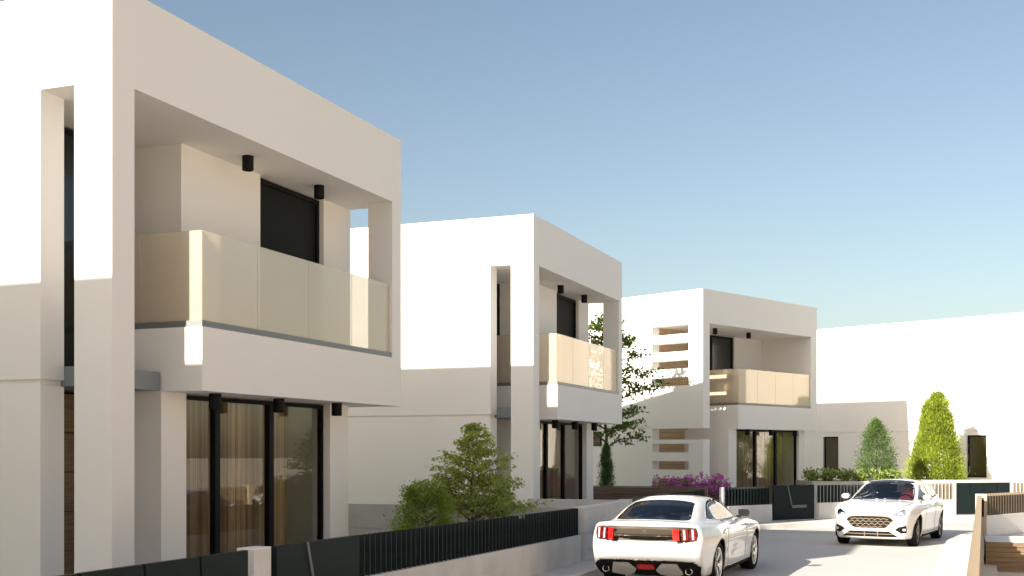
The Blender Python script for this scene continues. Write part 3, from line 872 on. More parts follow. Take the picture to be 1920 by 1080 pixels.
class Car:
    """shell cut by outlines given in side view (x,z), front or rear view (y,z) or plan (x,y)"""
    def __init__(self, name, F, lo, hi, h, loc, heading):
        self.root = empty(name, loc, heading); self.F = F; self.h = h
        self.P, self.Q = surface_nets(F, lo, hi, h)
        self.N = grad(F, self.P); self.N /= np.linalg.norm(self.N, axis=1, keepdims=True)
        self.keep = np.ones(len(self.Q), bool)
    AX = {'side': (0, 2, 1), 'end': (1, 2, 0), 'top': (0, 1, 2)}
    def sel(self, N, C, view, sign, zmin=None):
        a, b_, d = self.AX[view]
        return N[:, d] * sign > 0.12
    def snap(self, view, sign, poly, cond=None):
        a, b_, d = self.AX[view]
        m = (self.N[:, d] * sign > 0.10)
        if cond is not None: m &= cond(self.P)
        ii = np.where(m)[0]
        ds, bx, by = near_poly(self.P[ii, a], self.P[ii, b_], poly)
        t = ds < 0.52 * self.h; ii = ii[t]
        self.P[ii, a] = bx[t]; self.P[ii, b_] = by[t]
        self.P[ii] = self.drop(self.P[ii], d)
    def drop(self, P, d, it=8):
        P = P.copy()
        for _ in range(it):
            v = self.F(P[:, 0], P[:, 1], P[:, 2]); e = np.zeros(3); e[d] = 1e-3
            q = P + e; g = (self.F(q[:, 0], q[:, 1], q[:, 2]) - v) / 1e-3
            s_ = np.where(np.abs(g) > 0.08, v / np.where(np.abs(g) > 0.08, g, 1), 0)
            P[:, d] -= np.clip(s_, -0.05, 0.05)
        return P
    def pick(self, view, sign, poly, cond=None):
        a, b_, d = self.AX[view]
        C = self.P[self.Q].mean(1); N = self.N[self.Q].mean(1)
        m = in_poly(C[:, a], C[:, b_], poly) & (N[:, d] * sign > 0.05)
        if cond is not None: m &= cond(C)
        return m
    def hole(self, view, sign, poly, cond=None):
        self.snap(view, sign, poly, cond)
        m = self.pick(view, sign, poly, cond) & self.keep
        self.keep &= ~m
        return m
    def take(self, name, m, mat, parent=None, inset=0.0):
        P = self.P - self.N * inset
        return link(name, mesh_np(name, P, self.Q[m]), mat, parent or self.root)
    def surf(self, view, sign, a_, b_):
        """surface coordinate along the view axis at (a,b)"""
        a, b2, d = self.AX[view]
        a_ = np.atleast_1d(np.asarray(a_, float)); b_ = np.atleast_1d(np.asarray(b_, float))
        span = np.linspace(4.0, -1.3, 130) if d == 0 else np.linspace(1.1, 0.3, 34) if d == 1 else np.linspace(1.6, 0.5, 50)
        span = span if sign > 0 else ((-span) if d == 1 else span[::-1])
        out = np.full(a_.shape, np.nan)
        prev = None
        for s_ in span:
            c = [None] * 3; c[a] = a_; c[b2] = b_; c[d] = np.full(a_.shape, s_)
            v = self.F(*c)
            hit = np.isnan(out) & (v < 0)
            out[hit] = s_
        out = np.where(np.isnan(out), span[-1], out)
        P = np.zeros((len(a_), 3)); P[:, a] = a_; P[:, b2] = b_; P[:, d] = out
        return self.drop(P, d)
    def patch(self, name, mat, view, sign, poly, off=0.004, thick=0.012, parent=None, nx=14, nz=10, flat=False):
        """conformal plate following the shell inside an outline"""
        zs_ = [p[1] for p in poly]; z0, z1 = min(zs_), max(zs_)
        rows = []
        for k in range(nz + 1):
            z = z0 + (z1 - z0) * (0.002 + 0.996 * k / nz); xs = []
            n = len(poly)
            for i in range(n):
                x1, y1 = poly[i]; x2, y2 = poly[(i + 1) % n]
                if (y1 > z) != (y2 > z): xs.append(x1 + (z - y1) * (x2 - x1) / (y2 - y1))
            rows.append((z, min(xs), max(xs)))
        A = np.array([[x0 + (x1 - x0) * i / nx for i in range(nx + 1)] for z, x0, x1 in rows]).ravel()
        B = np.array([[z] * (nx + 1) for z, _, _ in rows]).ravel()
        S = self.surf(view, sign, A, B)
        Nn = grad(self.F, S); Nn /= np.linalg.norm(Nn, axis=1, keepdims=True)
        top = S + Nn * off; bot = S - Nn * thick
        m = nx + 1; fs = []; K = len(S)
        for k in range(nz):
            for i in range(nx):
                q = (k * m + i, k * m + i + 1, (k + 1) * m + i + 1, (k + 1) * m + i)
                fs.append(q); fs.append(tuple(K + w for w in q[::-1]))
        rim = [i for i in range(m)] + [k * m + nx for k in range(1, nz + 1)] + [nz * m + i for i in range(nx - 1, -1, -1)] + [k * m for k in range(nz - 1, 0, -1)]
        for i in range(len(rim)):
            a, b_ = rim[i], rim[(i + 1) % len(rim)]
            fs.append((b_, a, K + a, K + b_))
        mb = MB(); mb.v = np.vstack([top, bot]).tolist(); mb.f = fs
        return mb.build(name, mat, parent or self.root, smooth=False)
    def strip(self, name, mat, view, sign, line, w=0.012, off=0.003, parent=None, n=10):
        """thin raised or inlaid line along the shell"""
        L = np.array(catmull(line, n)) if len(line) > 2 else np.array([np.array(line[0]) + (np.array(line[1]) - np.array(line[0])) * i / n for i in range(n + 1)])
        t = np.gradient(L, axis=0); t /= np.linalg.norm(t, axis=1, keepdims=True); nn = np.c_[-t[:, 1], t[:, 0]]
        a = L + nn * w / 2; b_ = L - nn * w / 2
        A = self.surf(view, sign, a[:, 0], a[:, 1]); B = self.surf(view, sign, b_[:, 0], b_[:, 1])
        NA = grad(self.F, A); NA /= np.linalg.norm(NA, axis=1, keepdims=True)
        mb = MB(); k = len(L)
        mb.v = (A + NA * off).tolist() + (B + NA * off).tolist() + (A - NA * 0.01).tolist() + (B - NA * 0.01).tolist()
        for i in range(k - 1):
            mb.f += [(i, i + 1, k + i + 1, k + i), (i, i + 1, 2 * k + i + 1, 2 * k + i), (k + i, k + i + 1, 3 * k + i + 1, 3 * k + i)]
        return mb.build(name, mat, parent or self.root)
    def glass(self, name, view, sign, poly, cond=None, trim=0.03):
        """opening with a dark seal and a pane"""
        m = self.hole(view, sign, poly, cond)
        o = self.take(name, m, 'car_glass', None, 0.006)
        return o
    def body(self, name='body', mat='car_paint', m=None, parent=None, solid=True):
        mm = self.keep if m is None else m
        o = self.take(name, mm, mat, parent)
        if solid:
            o.data.materials.append(MATS['car_inner'])
            md = o.modifiers.new('shell', 'SOLIDIFY'); md.thickness = 0.018; md.offset = -1; md.material_offset = 1; md.material_offset_rim = 1
        return o

def make_wheel(r, w, style, rim_mat, spokes):
    """hub mesh (brake disc) with tyre and rim children, axle along y, outer face at -y"""
    hub = MB().lathe([(0.0, -0.01), (r * 0.5, -0.01), (r * 0.5, 0.01), (0.0, 0.01)], 28, axis='y').lathe([(0.0, -w * 0.36), (0.05, -w * 0.36), (0.06, -w * 0.30), (0.06, 0.0)], 16, axis='y').build('wheel', 'rim_dark', None)
    ri = r * 0.735; e = w / 2
    prof = [(ri - 0.012, -e * 0.80), (ri + 0.01, -e * 0.93), (r * 0.88, -e), (r * 0.955, -e * 0.93), (r * 0.99, -e * 0.72), (r, -e * 0.4), (r, e * 0.4), (r * 0.99, e * 0.72), (r * 0.955, e * 0.93), (r * 0.88, e), (ri, e * 0.9), (ri - 0.012, e * 0.8)]
    MB().lathe(prof, 48, axis='y').build('tyre', 'tyre', hub, smooth=True)
    mb = MB().lathe([(ri - 0.03, e * 0.7), (ri - 0.035, -e * 0.6), (ri - 0.022, -e * 0.84), (ri, -e * 0.87), (ri + 0.004, -e * 0.80)], 48, axis='y')
    for i in range(spokes):
        a0 = 2 * math.pi * i / spokes
        pair = ((-0.16, -0.10), (0.16, 0.10)) if style == 'double' else ((0.0, 0.0),)
        for da, db in pair:
            q = []
            for rr, ang, wd, dep in ((0.045, a0 + db * 0.3, 0.020, -e * 0.62), (ri * 0.55, a0 + da * 0.6, 0.017, -e * 0.74), (ri - 0.022, a0 + da * 1.15, 0.015, -e * 0.80)):
                c, s_ = math.cos(ang), math.sin(ang); wd *= (1.0 if style == 'double' else 1.5)
                q.append([(c * rr - s_ * wd, dep, s_ * rr + c * wd), (c * rr + s_ * wd, dep, s_ * rr - c * wd), (c * rr + s_ * wd, dep + 0.03, s_ * rr - c * wd), (c * rr - s_ * wd, dep + 0.03, s_ * rr + c * wd)])
            i0 = len(mb.v)
            for ring in q: mb.v += ring
            for k in range(2):
                for t in range(4):
                    t2 = (t + 1) % 4
                    mb.f.append((i0 + k * 4 + t, i0 + k * 4 + t2, i0 + (k + 1) * 4 + t2, i0 + (k + 1) * 4 + t))
    mb.lathe([(0.0, -e * 0.70), (0.04, -e * 0.70), (0.062, -e * 0.64), (0.065, -e * 0.5)], 20, axis='y')
    rim = mb.build('rim', rim_mat, hub)
    rim.data.polygons.foreach_set('use_smooth', [len(p.vertices) == 4 and False for p in rim.data.polygons])
    return hub

def place_wheels(car, proto, xs, track, r, steer=0.0):
    first = True
    for x in xs:
        for sgn in (-1, 1):
            o = proto if first else copy_tree(proto); first = False
            o.parent = car.root; o.location = (x, sgn * track, r)
            o.rotation_euler = (0, random.uniform(0, 1), (math.pi if sgn > 0 else 0) + (steer if x > 1 else 0))
    # arch liners
    for x in xs:
        for sgn in (-1, 1):
            mb = MB(); n = 20; R_ = r + 0.05
            for i in range(n + 1):
                t = math.pi * (-0.12 + 1.24 * i / n)
                for y in (0.55, car.lin_y):
                    mb.v.append((x + R_ * math.cos(t), sgn * y, r + R_ * math.sin(t)))
            for i in range(n): mb.f.append((2 * i, 2 * i + 1, 2 * i + 3, 2 * i + 2))
            mb.v.append((x, sgn * 0.55, r)); c = len(mb.v) - 1
            for i in range(n): mb.f.append((2 * i, 2 * i + 2, c))
            mb.build('wheel_arch', 'car_trim', car.root)

def rounded(name, mat, parent, cx, cy, cz, sx, sy, sz, bev=0.04, rot=None):
    o = MB().box(-sx / 2, sx / 2, -sy / 2, sy / 2, -sz / 2, sz / 2).build(name, mat, parent, (cx, cy, cz), rot, bevel=min(bev, 0.45 * min(sx, sy, sz)), smooth=True)
    return o
def seat(parent, x, y, z0=0.32, mat='seat_cloth', head=True):
    b_ = rounded('seat', mat, parent, x, y, z0 + 0.10, 0.52, 0.50, 0.20, 0.06)
    rounded('seat_back', mat, b_, -0.30, 0, 0.34, 0.16, 0.48, 0.60, 0.06, (0, R(-14), 0))
    if head: rounded('headrest', mat, b_, -0.40, 0, 0.74, 0.10, 0.27, 0.19, 0.045, (0, R(-10), 0))
    return b_
def steering_wheel(parent, x, y, z, tilt):
    mb = MB(); n = 24; rr = 0.185
    pts = [(0, rr * math.cos(2 * math.pi * i / n), rr * math.sin(2 * math.pi * i / n)) for i in range(n + 1)]
    mb.tube(pts, 0.016, 8, False)
    mb.tube([(0, -rr, 0), (0.03, 0, -0.01), (0, rr, 0)], 0.018, 6).tube([(0.03, 0, 0), (0, 0, -rr)], 0.018, 6)
    return mb.build('steering_wheel', 'car_trim', parent, (x, y, z), (0, tilt, 0), smooth=True)
def wing_mirror(parent, x, y, z, sgn, cap_mat):
    pts = []
    mb = MB()
    prof = [(-0.05, 0.052, 0.055), (-0.02, 0.068, 0.065), (0.04, 0.062, 0.058), (0.085, 0.038, 0.035), (0.10, 0.012, 0.012)]
    n = 16; i0 = 0
    for xx, ry, rz in prof:
        for q in range(n):
            t = 2 * math.pi * q / n; c, s_ = math.cos(t), math.sin(t)
            mb.v.append((xx, (abs(c) ** 0.7 * math.copysign(1, c)) * ry * 1.45, (abs(s_) ** 0.7 * math.copysign(1, s_)) * rz))
    for k in range(len(prof) - 1):
        for q in range(n): mb.f.append((k * n + q, k * n + (q + 1) % n, (k + 1) * n + (q + 1) % n, (k + 1) * n + q))
    mb.f.append(tuple(range(n))); mb.f.append(tuple((len(prof) - 1) * n + q for q in range(n)))
    o = mb.build('wing_mirror', cap_mat, parent, (x, y + sgn * 0.13, z), None, smooth=True)
    MB().box(-0.03, 0.04, -0.13 if sgn > 0 else 0.05, -0.05 if sgn > 0 else 0.13, -0.075, -0.045).build('arm', 'car_trim', o)
    MB().prism([(-0.085, -0.06), (0.085, -0.06), (0.085, 0.06), (-0.085, 0.06)], -0.054, -0.051, axis='x').build('mirror_glass', 'dark_glass', o)
    return o

# ---- white fastback coupe, seen from behind ----
cp_deck = curve([(-1.04, 1.02), (-0.9, 1.04), (-0.55, 1.035), (0, 1.01), (1.0, 0.985), (1.9, 0.995), (2.4, 0.975), (3.0, 0.90), (3.5, 0.78), (3.78, 0.62)], 0.12)
cp_roof = curve([(-0.95, 0.93), (-0.72, 1.02), (-0.45, 1.125), (-0.1, 1.255), (0.25, 1.335), (0.7, 1.375), (1.1, 1.372), (1.4, 1.325), (1.75, 1.17), (2.1, 0.99), (2.4, 0.84)], 0.12)
cp_rear = curve([(0.14, -0.62), (0.24, -0.80), (0.36, -0.93), (0.5, -1.0), (0.62, -1.02), (0.70, -1.0), (0.76, -0.965), (0.92, -0.955), (0.99, -0.985), (1.04, -1.0)], 0.05)
cp_front = curve([(0.14, 3.55), (0.3, 3.70), (0.5, 3.76), (0.7, 3.74), (0.85, 3.66), (1.0, 3.5)], 0.08)
cp_side = curve([(0.14, 0.86), (0.22, 0.905), (0.35, 0.925), (0.5, 0.935), (0.68, 0.95), (0.80, 0.945), (0.92, 0.915), (1.02, 0.86), (1.1, 0.80)], 0.06)
def F_coupe(x, y, z):
    ay = np.sqrt(y * y + 1e-4)
    plan = np.where(x < 0.1, 0.10 * (np.clip(0.1 - x, 0, 2) / 1.12) ** 2.4, 0) + np.where(x > 2.8, 0.22 * (np.clip(x - 2.8, 0, 2) / 0.96) ** 2.2, 0)
    flare = 0.022 * np.exp(-((x + 0.02) / 0.42) ** 2) * np.exp(-((z - 0.72) / 0.25) ** 2) + 0.012 * np.exp(-((x - 2.72) / 0.42) ** 2) * np.exp(-((z - 0.68) / 0.25) ** 2)
    scoop = 0.022 * np.exp(-((x - 1.35) / 0.75) ** 2) * np.exp(-((z - 0.50) / 0.13) ** 2)
    crease = 0.012 * np.tanh((z - 0.80) / 0.02) * np.exp(-((x - 1.2) / 1.0) ** 4)
    side = ay - (cp_side(z) - plan + flare - scoop - 0.5 * crease)
    top = z - (cp_deck(x) - 0.055 * (ay / 0.9) ** 2.5)
    rear = (cp_rear(z) + 0.085 * (ay / 0.88) ** 4) - x
    front = x - (cp_front(z) - 0.20 * (ay / 0.9) ** 2.6)
    bot = 0.17 + 0.03 * np.clip(np.abs(x - 1.36) - 1.6, 0, 1) - z
    low = smax(smax(side, top, 0.06), smax(smax(rear, front, 0.04), bot, 0.05), 0.07)
    wg = 0.775 - (z - 1.0) * 0.66 - 0.13 * (np.clip(0.45 - x, 0, 2) / 1.2) ** 1.8 - 0.07 * np.clip(x - 1.3, 0, 2) ** 1.5
    gs = ay - wg
    gt = z - (cp_roof(x) - 0.05 * (ay / 0.6) ** 2.2)
    gh = smax(smax(gs, gt, 0.09), 0.82 - z, 0.05)
    return smin(low, gh, 0.07)

RAX = 18.05
CY = ROT - R(2.1)
fax = st(20.74, -4.40)
coupe_loc = fax - Vector((math.cos(CY), math.sin(CY), 0)) * 2.72
C1 = Car('sports_coupe', F_coupe, (-1.15, -1.08, 0.08), (3.9, 1.08, 1.45), 0.026, coupe_loc, CY)
C1.lin_y = 0.90
tag(C1.root, 'white fastback coupe with three-bar red tail lights driving away up the road', 'car')
WR = 0.345
for x_ in (0.0, 2.72):
    for sg in (-1, 1): C1.hole('side', sg, circle(x_, WR, WR + 0.045), lambda P: np.abs(P[:, 1]) > 0.5)
side_glass = smooth_poly([(0.02, 1.055), (0.22, 1.165), (0.48, 1.255), (0.85, 1.30), (1.22, 1.285), (1.50, 1.21), (1.86, 1.045), (1.88, 1.015), (1.4, 0.995), (0.6, 1.005), (0.1, 1.03)], 4)
for sg in (-1, 1): C1.glass('side_window', 'side', sg, side_glass, lambda P: (np.abs(P[:, 1]) > 0.4) & (P[:, 2] > 0.97))
rear_glass = smooth_poly([(-0.66, 0.0), (-0.64, 0.36), (-0.56, 0.56), (-0.3, 0.55), (0.02, 0.50), (0.14, 0.44), (0.17, 0.0), (0.14, -0.44), (0.02, -0.50), (-0.3, -0.55), (-0.56, -0.56), (-0.64, -0.36)], 4)
C1.glass('rear_window', 'top', 1, rear_glass, lambda P: P[:, 2] > 1.0)
wind = smooth_poly([(1.40, 0.0), (1.42, 0.42), (1.5, 0.50), (1.75, 0.575), (2.0, 0.60), (2.08, 0.5), (2.13, 0.0), (2.08, -0.5), (2.0, -0.60), (1.75, -0.575), (1.5, -0.50), (1.42, -0.42)], 4)
C1.glass('windshield', 'top', 1, wind, lambda P: P[:, 2] > 0.95)
door = [(0.62, 0.26), (1.85, 0.26), (1.93, 0.55), (1.90, 0.985), (0.62, 0.985), (0.50, 0.70)]
for sg in (-1, 1):
    C1.snap('side', sg, door, lambda P: P[:, 2] < 1.0)
    m = C1.pick('side', sg, door, lambda C: C[:, 2] < 1.0) & C1.keep
    C1.keep &= ~m
    d_ = C1.body('door', 'car_paint', m)
    C1.patch('door_handle', 'car_paint', 'side', sg, [(0.70, 0.845), (0.90, 0.845), (0.90, 0.87), (0.70, 0.87)], 0.02, 0.0, d_, 4, 2)
    C1.strip('panel_gap', 'car_trim', 'side', sg, [(0.62, 0.985), (0.50, 0.70), (0.62, 0.30)], 0.008, 0.001)
    C1.strip('panel_gap', 'car_trim', 'side', sg, [(1.90, 0.97), (1.93, 0.55), (1.86, 0.30)], 0.008, 0.001)
TAILP = [(-0.80, 0.755), (-0.72, 0.735), (0.72, 0.735), (0.80, 0.755), (0.815, 0.85), (0.79, 0.935), (0.70, 0.955), (-0.70, 0.955), (-0.79, 0.935), (-0.815, 0.85)]
DIFFP = [(-0.80, 0.20), (0.80, 0.20), (0.84, 0.36), (0.74, 0.425), (0.45, 0.44), (-0.45, 0.44), (-0.74, 0.425), (-0.84, 0.36)]
C1.hole('end', -1, TAILP, lambda P: P[:, 0] < -0.5); C1.hole('end', -1, DIFFP, lambda P: P[:, 0] < -0.4)
C1.body()
# seals round the glass
for sg in (-1, 1): C1.strip('window_seal', 'car_trim', 'side', sg, [(0.02, 1.05), (0.22, 1.168), (0.48, 1.258), (0.85, 1.304), (1.22, 1.288), (1.50, 1.213), (1.88, 1.04)], 0.022, 0.002, n=8)
C1.strip('window_seal', 'car_trim', 'top', 1, [(0.02, -0.50), (-0.3, -0.555), (-0.56, -0.565), (-0.655, -0.36), (-0.67, 0), (-0.655, 0.36), (-0.56, 0.565), (-0.3, 0.555), (0.02, 0.50), (0.145, 0.44), (0.175, 0), (0.145, -0.44), (0.02, -0.50)], 0.022, 0.002, n=6)
# tail: dark panel, light bars, plate recess line, diffuser
C1.patch('tail_panel', 'plaque', 'end', -1, [(-0.80, 0.755), (-0.72, 0.735), (0.72, 0.735), (0.80, 0.755), (0.815, 0.85), (0.79, 0.935), (0.70, 0.955), (-0.70, 0.955), (-0.79, 0.935), (-0.815, 0.85)], 0.004, 0.01, None, 40, 6)
def light_bar(name, mat, y0, y1, slant, z0, z1, off, parent):
    xa, xb = [float(C1.surf('end', -1, [v_], [0.85])[0, 0]) - off for v_ in (y0, y1)]
    mb = MB()
    mb.v = [(xa, y0 + slant, z0), (xb, y1 + slant, z0), (xb, y1 - slant, z1), (xa, y0 - slant, z1)]
    mb.v += [(v[0] + 0.06, v[1], v[2]) for v in mb.v]
    mb.f = [(0, 1, 2, 3), (4, 7, 6, 5), (0, 4, 5, 1), (1, 5, 6, 2), (2, 6, 7, 3), (3, 7, 4, 0)]
    return mb.build(name, mat, parent, bevel=0.004)
for sg in (-1, 1):
    for k, c_ in enumerate((0.515, 0.637, 0.748)):
        ya, yb = sorted((sg * (c_ - 0.045), sg * (c_ + 0.045)))
        tl_ = light_bar('tail_light', 'tail_red' if k == 0 else 'tail_deep', ya, yb, sg * 0.006, 0.757, 0.938, 0.022, C1.root)
        if k:
            ya, yb = sorted((sg * (c_ - 0.018), sg * (c_ + 0.010)))
            light_bar('lens_bar', 'tail_clear', ya, yb, sg * 0.006, 0.770, 0.926, 0.032, tl_)
em = MB().lathe([(0, -0.012), (0.03, -0.012), (0.033, 0.0)], 20, axis='y').build('badge', 'chrome', C1.root, (float(C1.surf('end', -1, [0.0], [0.915])[0, 0]) - 0.008, 0, 0.905), (0, 0, R(-90)))
C1.strip('plate_crease', 'car_trim', 'end', -1, [(-0.40, 0.655), (-0.2, 0.668), (0, 0.672), (0.2, 0.668), (0.40, 0.655)], 0.008, 0.001)
C1.strip('boot_gap', 'car_trim', 'end', -1, [(-0.62, 0.985), (0, 0.99), (0.62, 0.985)], 0.010, 0.001)
C1.patch('diffuser', 'car_trim', 'end', -1, [(-0.80, 0.20), (0.80, 0.20), (0.84, 0.36), (0.74, 0.425), (0.45, 0.44), (-0.45, 0.44), (-0.74, 0.425), (-0.84, 0.36)], 0.012, 0.0, None, 30, 6)
for sg in (-1, 1):
    C1.patch('diffuser_blade', 'bumper_silver', 'end', -1, [(sg * 0.16, 0.315), (sg * 0.26, 0.405), (sg * 0.50, 0.405), (sg * 0.57, 0.26), (sg * 0.50, 0.235), (sg * 0.36, 0.225), (sg * 0.22, 0.24)], 0.045, 0.0, None, 10, 6)
    ex = float(C1.surf('end', -1, [sg * 0.66], [0.28])[0, 0])
    MB().lathe([(0.040, 0.16), (0.052, 0.16), (0.056, -0.01), (0.046, -0.015), (0.042, 0.01), (0.04, 0.14), (0.0, 0.14)], 24, axis='y').build('exhaust_pipe', 'chrome', C1.root, (ex - 0.05, sg * 0.66, 0.285), (0, 0, R(-90)), smooth=True)
C1.patch('fog_light', 'tail_red', 'end', -1, [(-0.15, 0.33), (-0.12, 0.385), (0.12, 0.385), (0.15, 0.33), (0.11, 0.315), (-0.11, 0.315)], 0.03, 0.0, None, 8, 3)
for sg in (-1, 1):
    C1.patch('sill', 'car_trim', 'side', sg, [(0.42, 0.185), (2.30, 0.185), (2.30, 0.255), (0.42, 0.255)], 0.008, 0.0, None, 20, 2)
    wing_mirror(C1.root, 1.78, sg * 0.80, 1.055, sg, 'car_black')
# cabin
MB().box(-0.6, 2.2, -0.72, 0.72, 0.24, 0.32).build('cabin_floor', 'car_inner', C1.root)
rounded('dashboard', 'car_trim', C1.root, 1.85, 0, 0.86, 0.5, 1.36, 0.26, 0.08)
rounded('rear_shelf', 'car_trim', C1.root, -0.42, 0, 0.90, 0.5, 1.05, 0.06, 0.02)
for sg in (-1, 1):
    seat(C1.root, 1.0, sg * 0.36); seat(C1.root, 0.25, sg * 0.30, 0.22, head=False)
steering_wheel(C1.root, 1.52, 0.36, 0.86, R(-24))
rounded('rear_view_mirror', 'car_trim', C1.root, 1.42, 0, 1.24, 0.03, 0.22, 0.06, 0.015)
place_wheels(C1, make_wheel(WR, 0.25, 'double', 'rim_silver', 5), (0.0, 2.72), 0.80, WR)

# ---- white hatchback with black roof, oncoming ----
hb_deck = curve([(-0.85, 0.98), (0, 1.0), (1.2, 0.99), (2.0, 1.0), (2.35, 1.005), (2.7, 0.985), (3.1, 0.935), (3.35, 0.875), (3.5, 0.80), (3.62, 0.66)], 0.08)
hb_roof = curve([(-0.98, 0.85), (-0.82, 1.08), (-0.68, 1.24), (-0.5, 1.345), (-0.1, 1.405), (0.4, 1.445), (0.9, 1.452), (1.25, 1.435), (1.5, 1.37), (1.9, 1.21), (2.3, 1.05), (2.6, 0.92)], 0.10)
hb_front = curve([(0.14, 3.44), (0.22, 3.53), (0.35, 3.565), (0.5, 3.575), (0.64, 3.56), (0.75, 3.51), (0.85, 3.42), (1.0, 3.2)], 0.05)
hb_rear = curve([(0.14, -0.60), (0.3, -0.76), (0.5, -0.80), (0.8, -0.80), (1.0, -0.76)], 0.06)
hb_side = curve([(0.14, 0.83), (0.22, 0.865), (0.35, 0.885), (0.55, 0.90), (0.72, 0.912), (0.84, 0.905), (0.95, 0.87), (1.05, 0.81), (1.2, 0.74)], 0.06)
def F_hatch(x, y, z):
    ay = np.sqrt(y * y + 1e-4)
    plan = 0.13 * (np.clip(0.2 - x, 0, 2) / 1.0) ** 2.2 + 0.235 * (np.clip(x - 2.55, 0, 2) / 1.03) ** 2.3
    flare = 0.022 * np.exp(-((x) / 0.4) ** 2) * np.exp(-((z - 0.62) / 0.22) ** 2) + 0.02 * np.exp(-((x - 2.7) / 0.42) ** 2) * np.exp(-((z - 0.62) / 0.22) ** 2)
    scoop = 0.02 * np.exp(-((x - 1.35) / 0.8) ** 2) * np.exp(-((z - 0.47) / 0.12) ** 2)
    crease = 0.010 * np.tanh((z - 0.83) / 0.02) * np.exp(-((x - 1.0) / 1.5) ** 4)
    side = ay - (hb_side(z) - plan + flare - scoop - 0.5 * crease)
    hood = 0.018 * np.exp(-((ay - 0.45) / 0.12) ** 2) * np.clip((x - 2.3) / 0.3, 0, 1) * np.clip((3.4 - x) / 0.3, 0, 1)
    top = z - (hb_deck(x) - 0.055 * (ay / 0.88) ** 2.8 + hood * 0.6)
    front = x - (hb_front(z) - 0.20 * (ay / 0.85) ** 2.6)
    rear = (hb_rear(z) + 0.10 * (ay / 0.8) ** 3) - x
    bot = 0.165 + 0.03 * np.clip(np.abs(x - 1.36) - 1.5, 0, 1) - z
    low = smax(smax(side, top, 0.06), smax(smax(rear, front, 0.05), bot, 0.05), 0.06)
    gs = ay - (0.795 - (z - 1.0) * 0.50 - 0.10 * (np.clip(0.2 - x, 0, 2)) ** 1.6 - 0.06 * np.clip(x - 1.4, 0, 2) ** 1.4)
    gt = z - (hb_roof(x) - 0.05 * (ay / 0.6) ** 2.2)
    gh = smax(smax(gs, gt, 0.08), 0.82 - z, 0.05)
    return smin(low, gh, 0.06)
hx, hy = -0.506, -0.863
C2 = Car('hatchback', F_hatch, (-0.95, -1.02, 0.08), (3.72, 1.02, 1.52), 0.026, (9.65, 28.28, 0), math.atan2(hy, hx))
C2.lin_y = 0.86
tag(C2.root, 'white hatchback with black roof and honeycomb grille driving toward the bend corner', 'car')
HR = 0.332
for x_ in (0.0, 2.70):
    for sg in (-1, 1): C2.hole('side', sg, circle(x_, HR, HR + 0.04), lambda P: np.abs(P[:, 1]) > 0.5)
glass_all = smooth_poly([(-0.42, 1.09), (-0.30, 1.215), (0.0, 1.30), (0.5, 1.355), (1.0, 1.345), (1.40, 1.265), (1.98, 1.045), (2.0, 1.01), (1.4, 0.995), (0.5, 1.005), (-0.2, 1.04)], 4)
for sg in (-1, 1):
    C2.hole('side', sg, glass_all, lambda P: (np.abs(P[:, 1]) > 0.4) & (P[:, 2] > 0.98))
for sg in (-1, 1):
    C2.patch('side_window', 'car_glass', 'side', sg, [(0.86, 1.02), (1.94, 1.03), (1.42, 1.245), (1.02, 1.33), (0.86, 1.34)], -0.006, 0.010, None, 10, 8)
    C2.patch('side_window', 'car_glass', 'side', sg, [(-0.36, 1.08), (0.78, 1.02), (0.78, 1.345), (0.5, 1.345), (0.0, 1.29), (-0.28, 1.205)], -0.006, 0.010, None, 10, 8)
    C2.patch('window_pillar', 'car_black', 'side', sg, [(0.78, 1.0), (0.86, 1.0), (0.86, 1.36), (0.78, 1.36)], 0.0, 0.012, None, 2, 6)
    C2.strip('window_seal', 'car_black', 'side', sg, [(-0.42, 1.085), (-0.30, 1.217), (0.0, 1.302), (0.5, 1.358), (1.0, 1.348), (1.40, 1.268), (2.0, 1.035)], 0.035, 0.003, n=8)
    C2.strip('window_seal', 'car_black', 'side', sg, [(-0.3, 1.05), (0.5, 1.003), (1.4, 0.993), (2.0, 1.01)], 0.022, 0.003, n=8)
wind2 = smooth_poly([(1.42, 0.0), (1.44, 0.44), (1.52, 0.535), (1.85, 0.61), (2.22, 0.665), (2.33, 0.5), (2.38, 0.0), (2.33, -0.5), (2.22, -0.665), (1.85, -0.61), (1.52, -0.535), (1.44, -0.44)], 4)
C2.glass('windshield', 'top', 1, wind2, lambda P: P[:, 2] > 0.97)
back2 = [(-0.80, -0.42), (-0.60, -0.46), (-0.46, -0.42), (-0.44, 0), (-0.46, 0.42), (-0.60, 0.46), (-0.80, 0.42), (-0.82, 0)]
C2.glass('rear_window', 'top', 1, back2, lambda P: P[:, 2] > 1.06)
roof_out = [(-0.42, -0.47), (0.2, -0.555), (0.9, -0.575), (1.40, -0.52), (1.415, 0), (1.40, 0.52), (0.9, 0.575), (0.2, 0.555), (-0.42, 0.47)]
C2.snap('top', 1, roof_out, lambda P: P[:, 2] > 1.25)
m = C2.pick('top', 1, roof_out, lambda C: C[:, 2] > 1.25) & C2.keep
C2.keep &= ~m
C2.body('roof', 'car_black', m)
hood_out = [(2.42, 0.0), (2.40, 0.55), (2.52, 0.72), (2.9, 0.72), (3.2, 0.63), (3.36, 0.40), (3.41, 0.0), (3.36, -0.40), (3.2, -0.63), (2.9, -0.72), (2.52, -0.72), (2.40, -0.55)]
C2.snap('top', 1, hood_out, lambda P: P[:, 2] > 0.6)
m = C2.pick('top', 1, hood_out, lambda C: C[:, 2] > 0.6) & C2.keep
C2.keep &= ~m
C2.body('hood', 'car_paint', m)
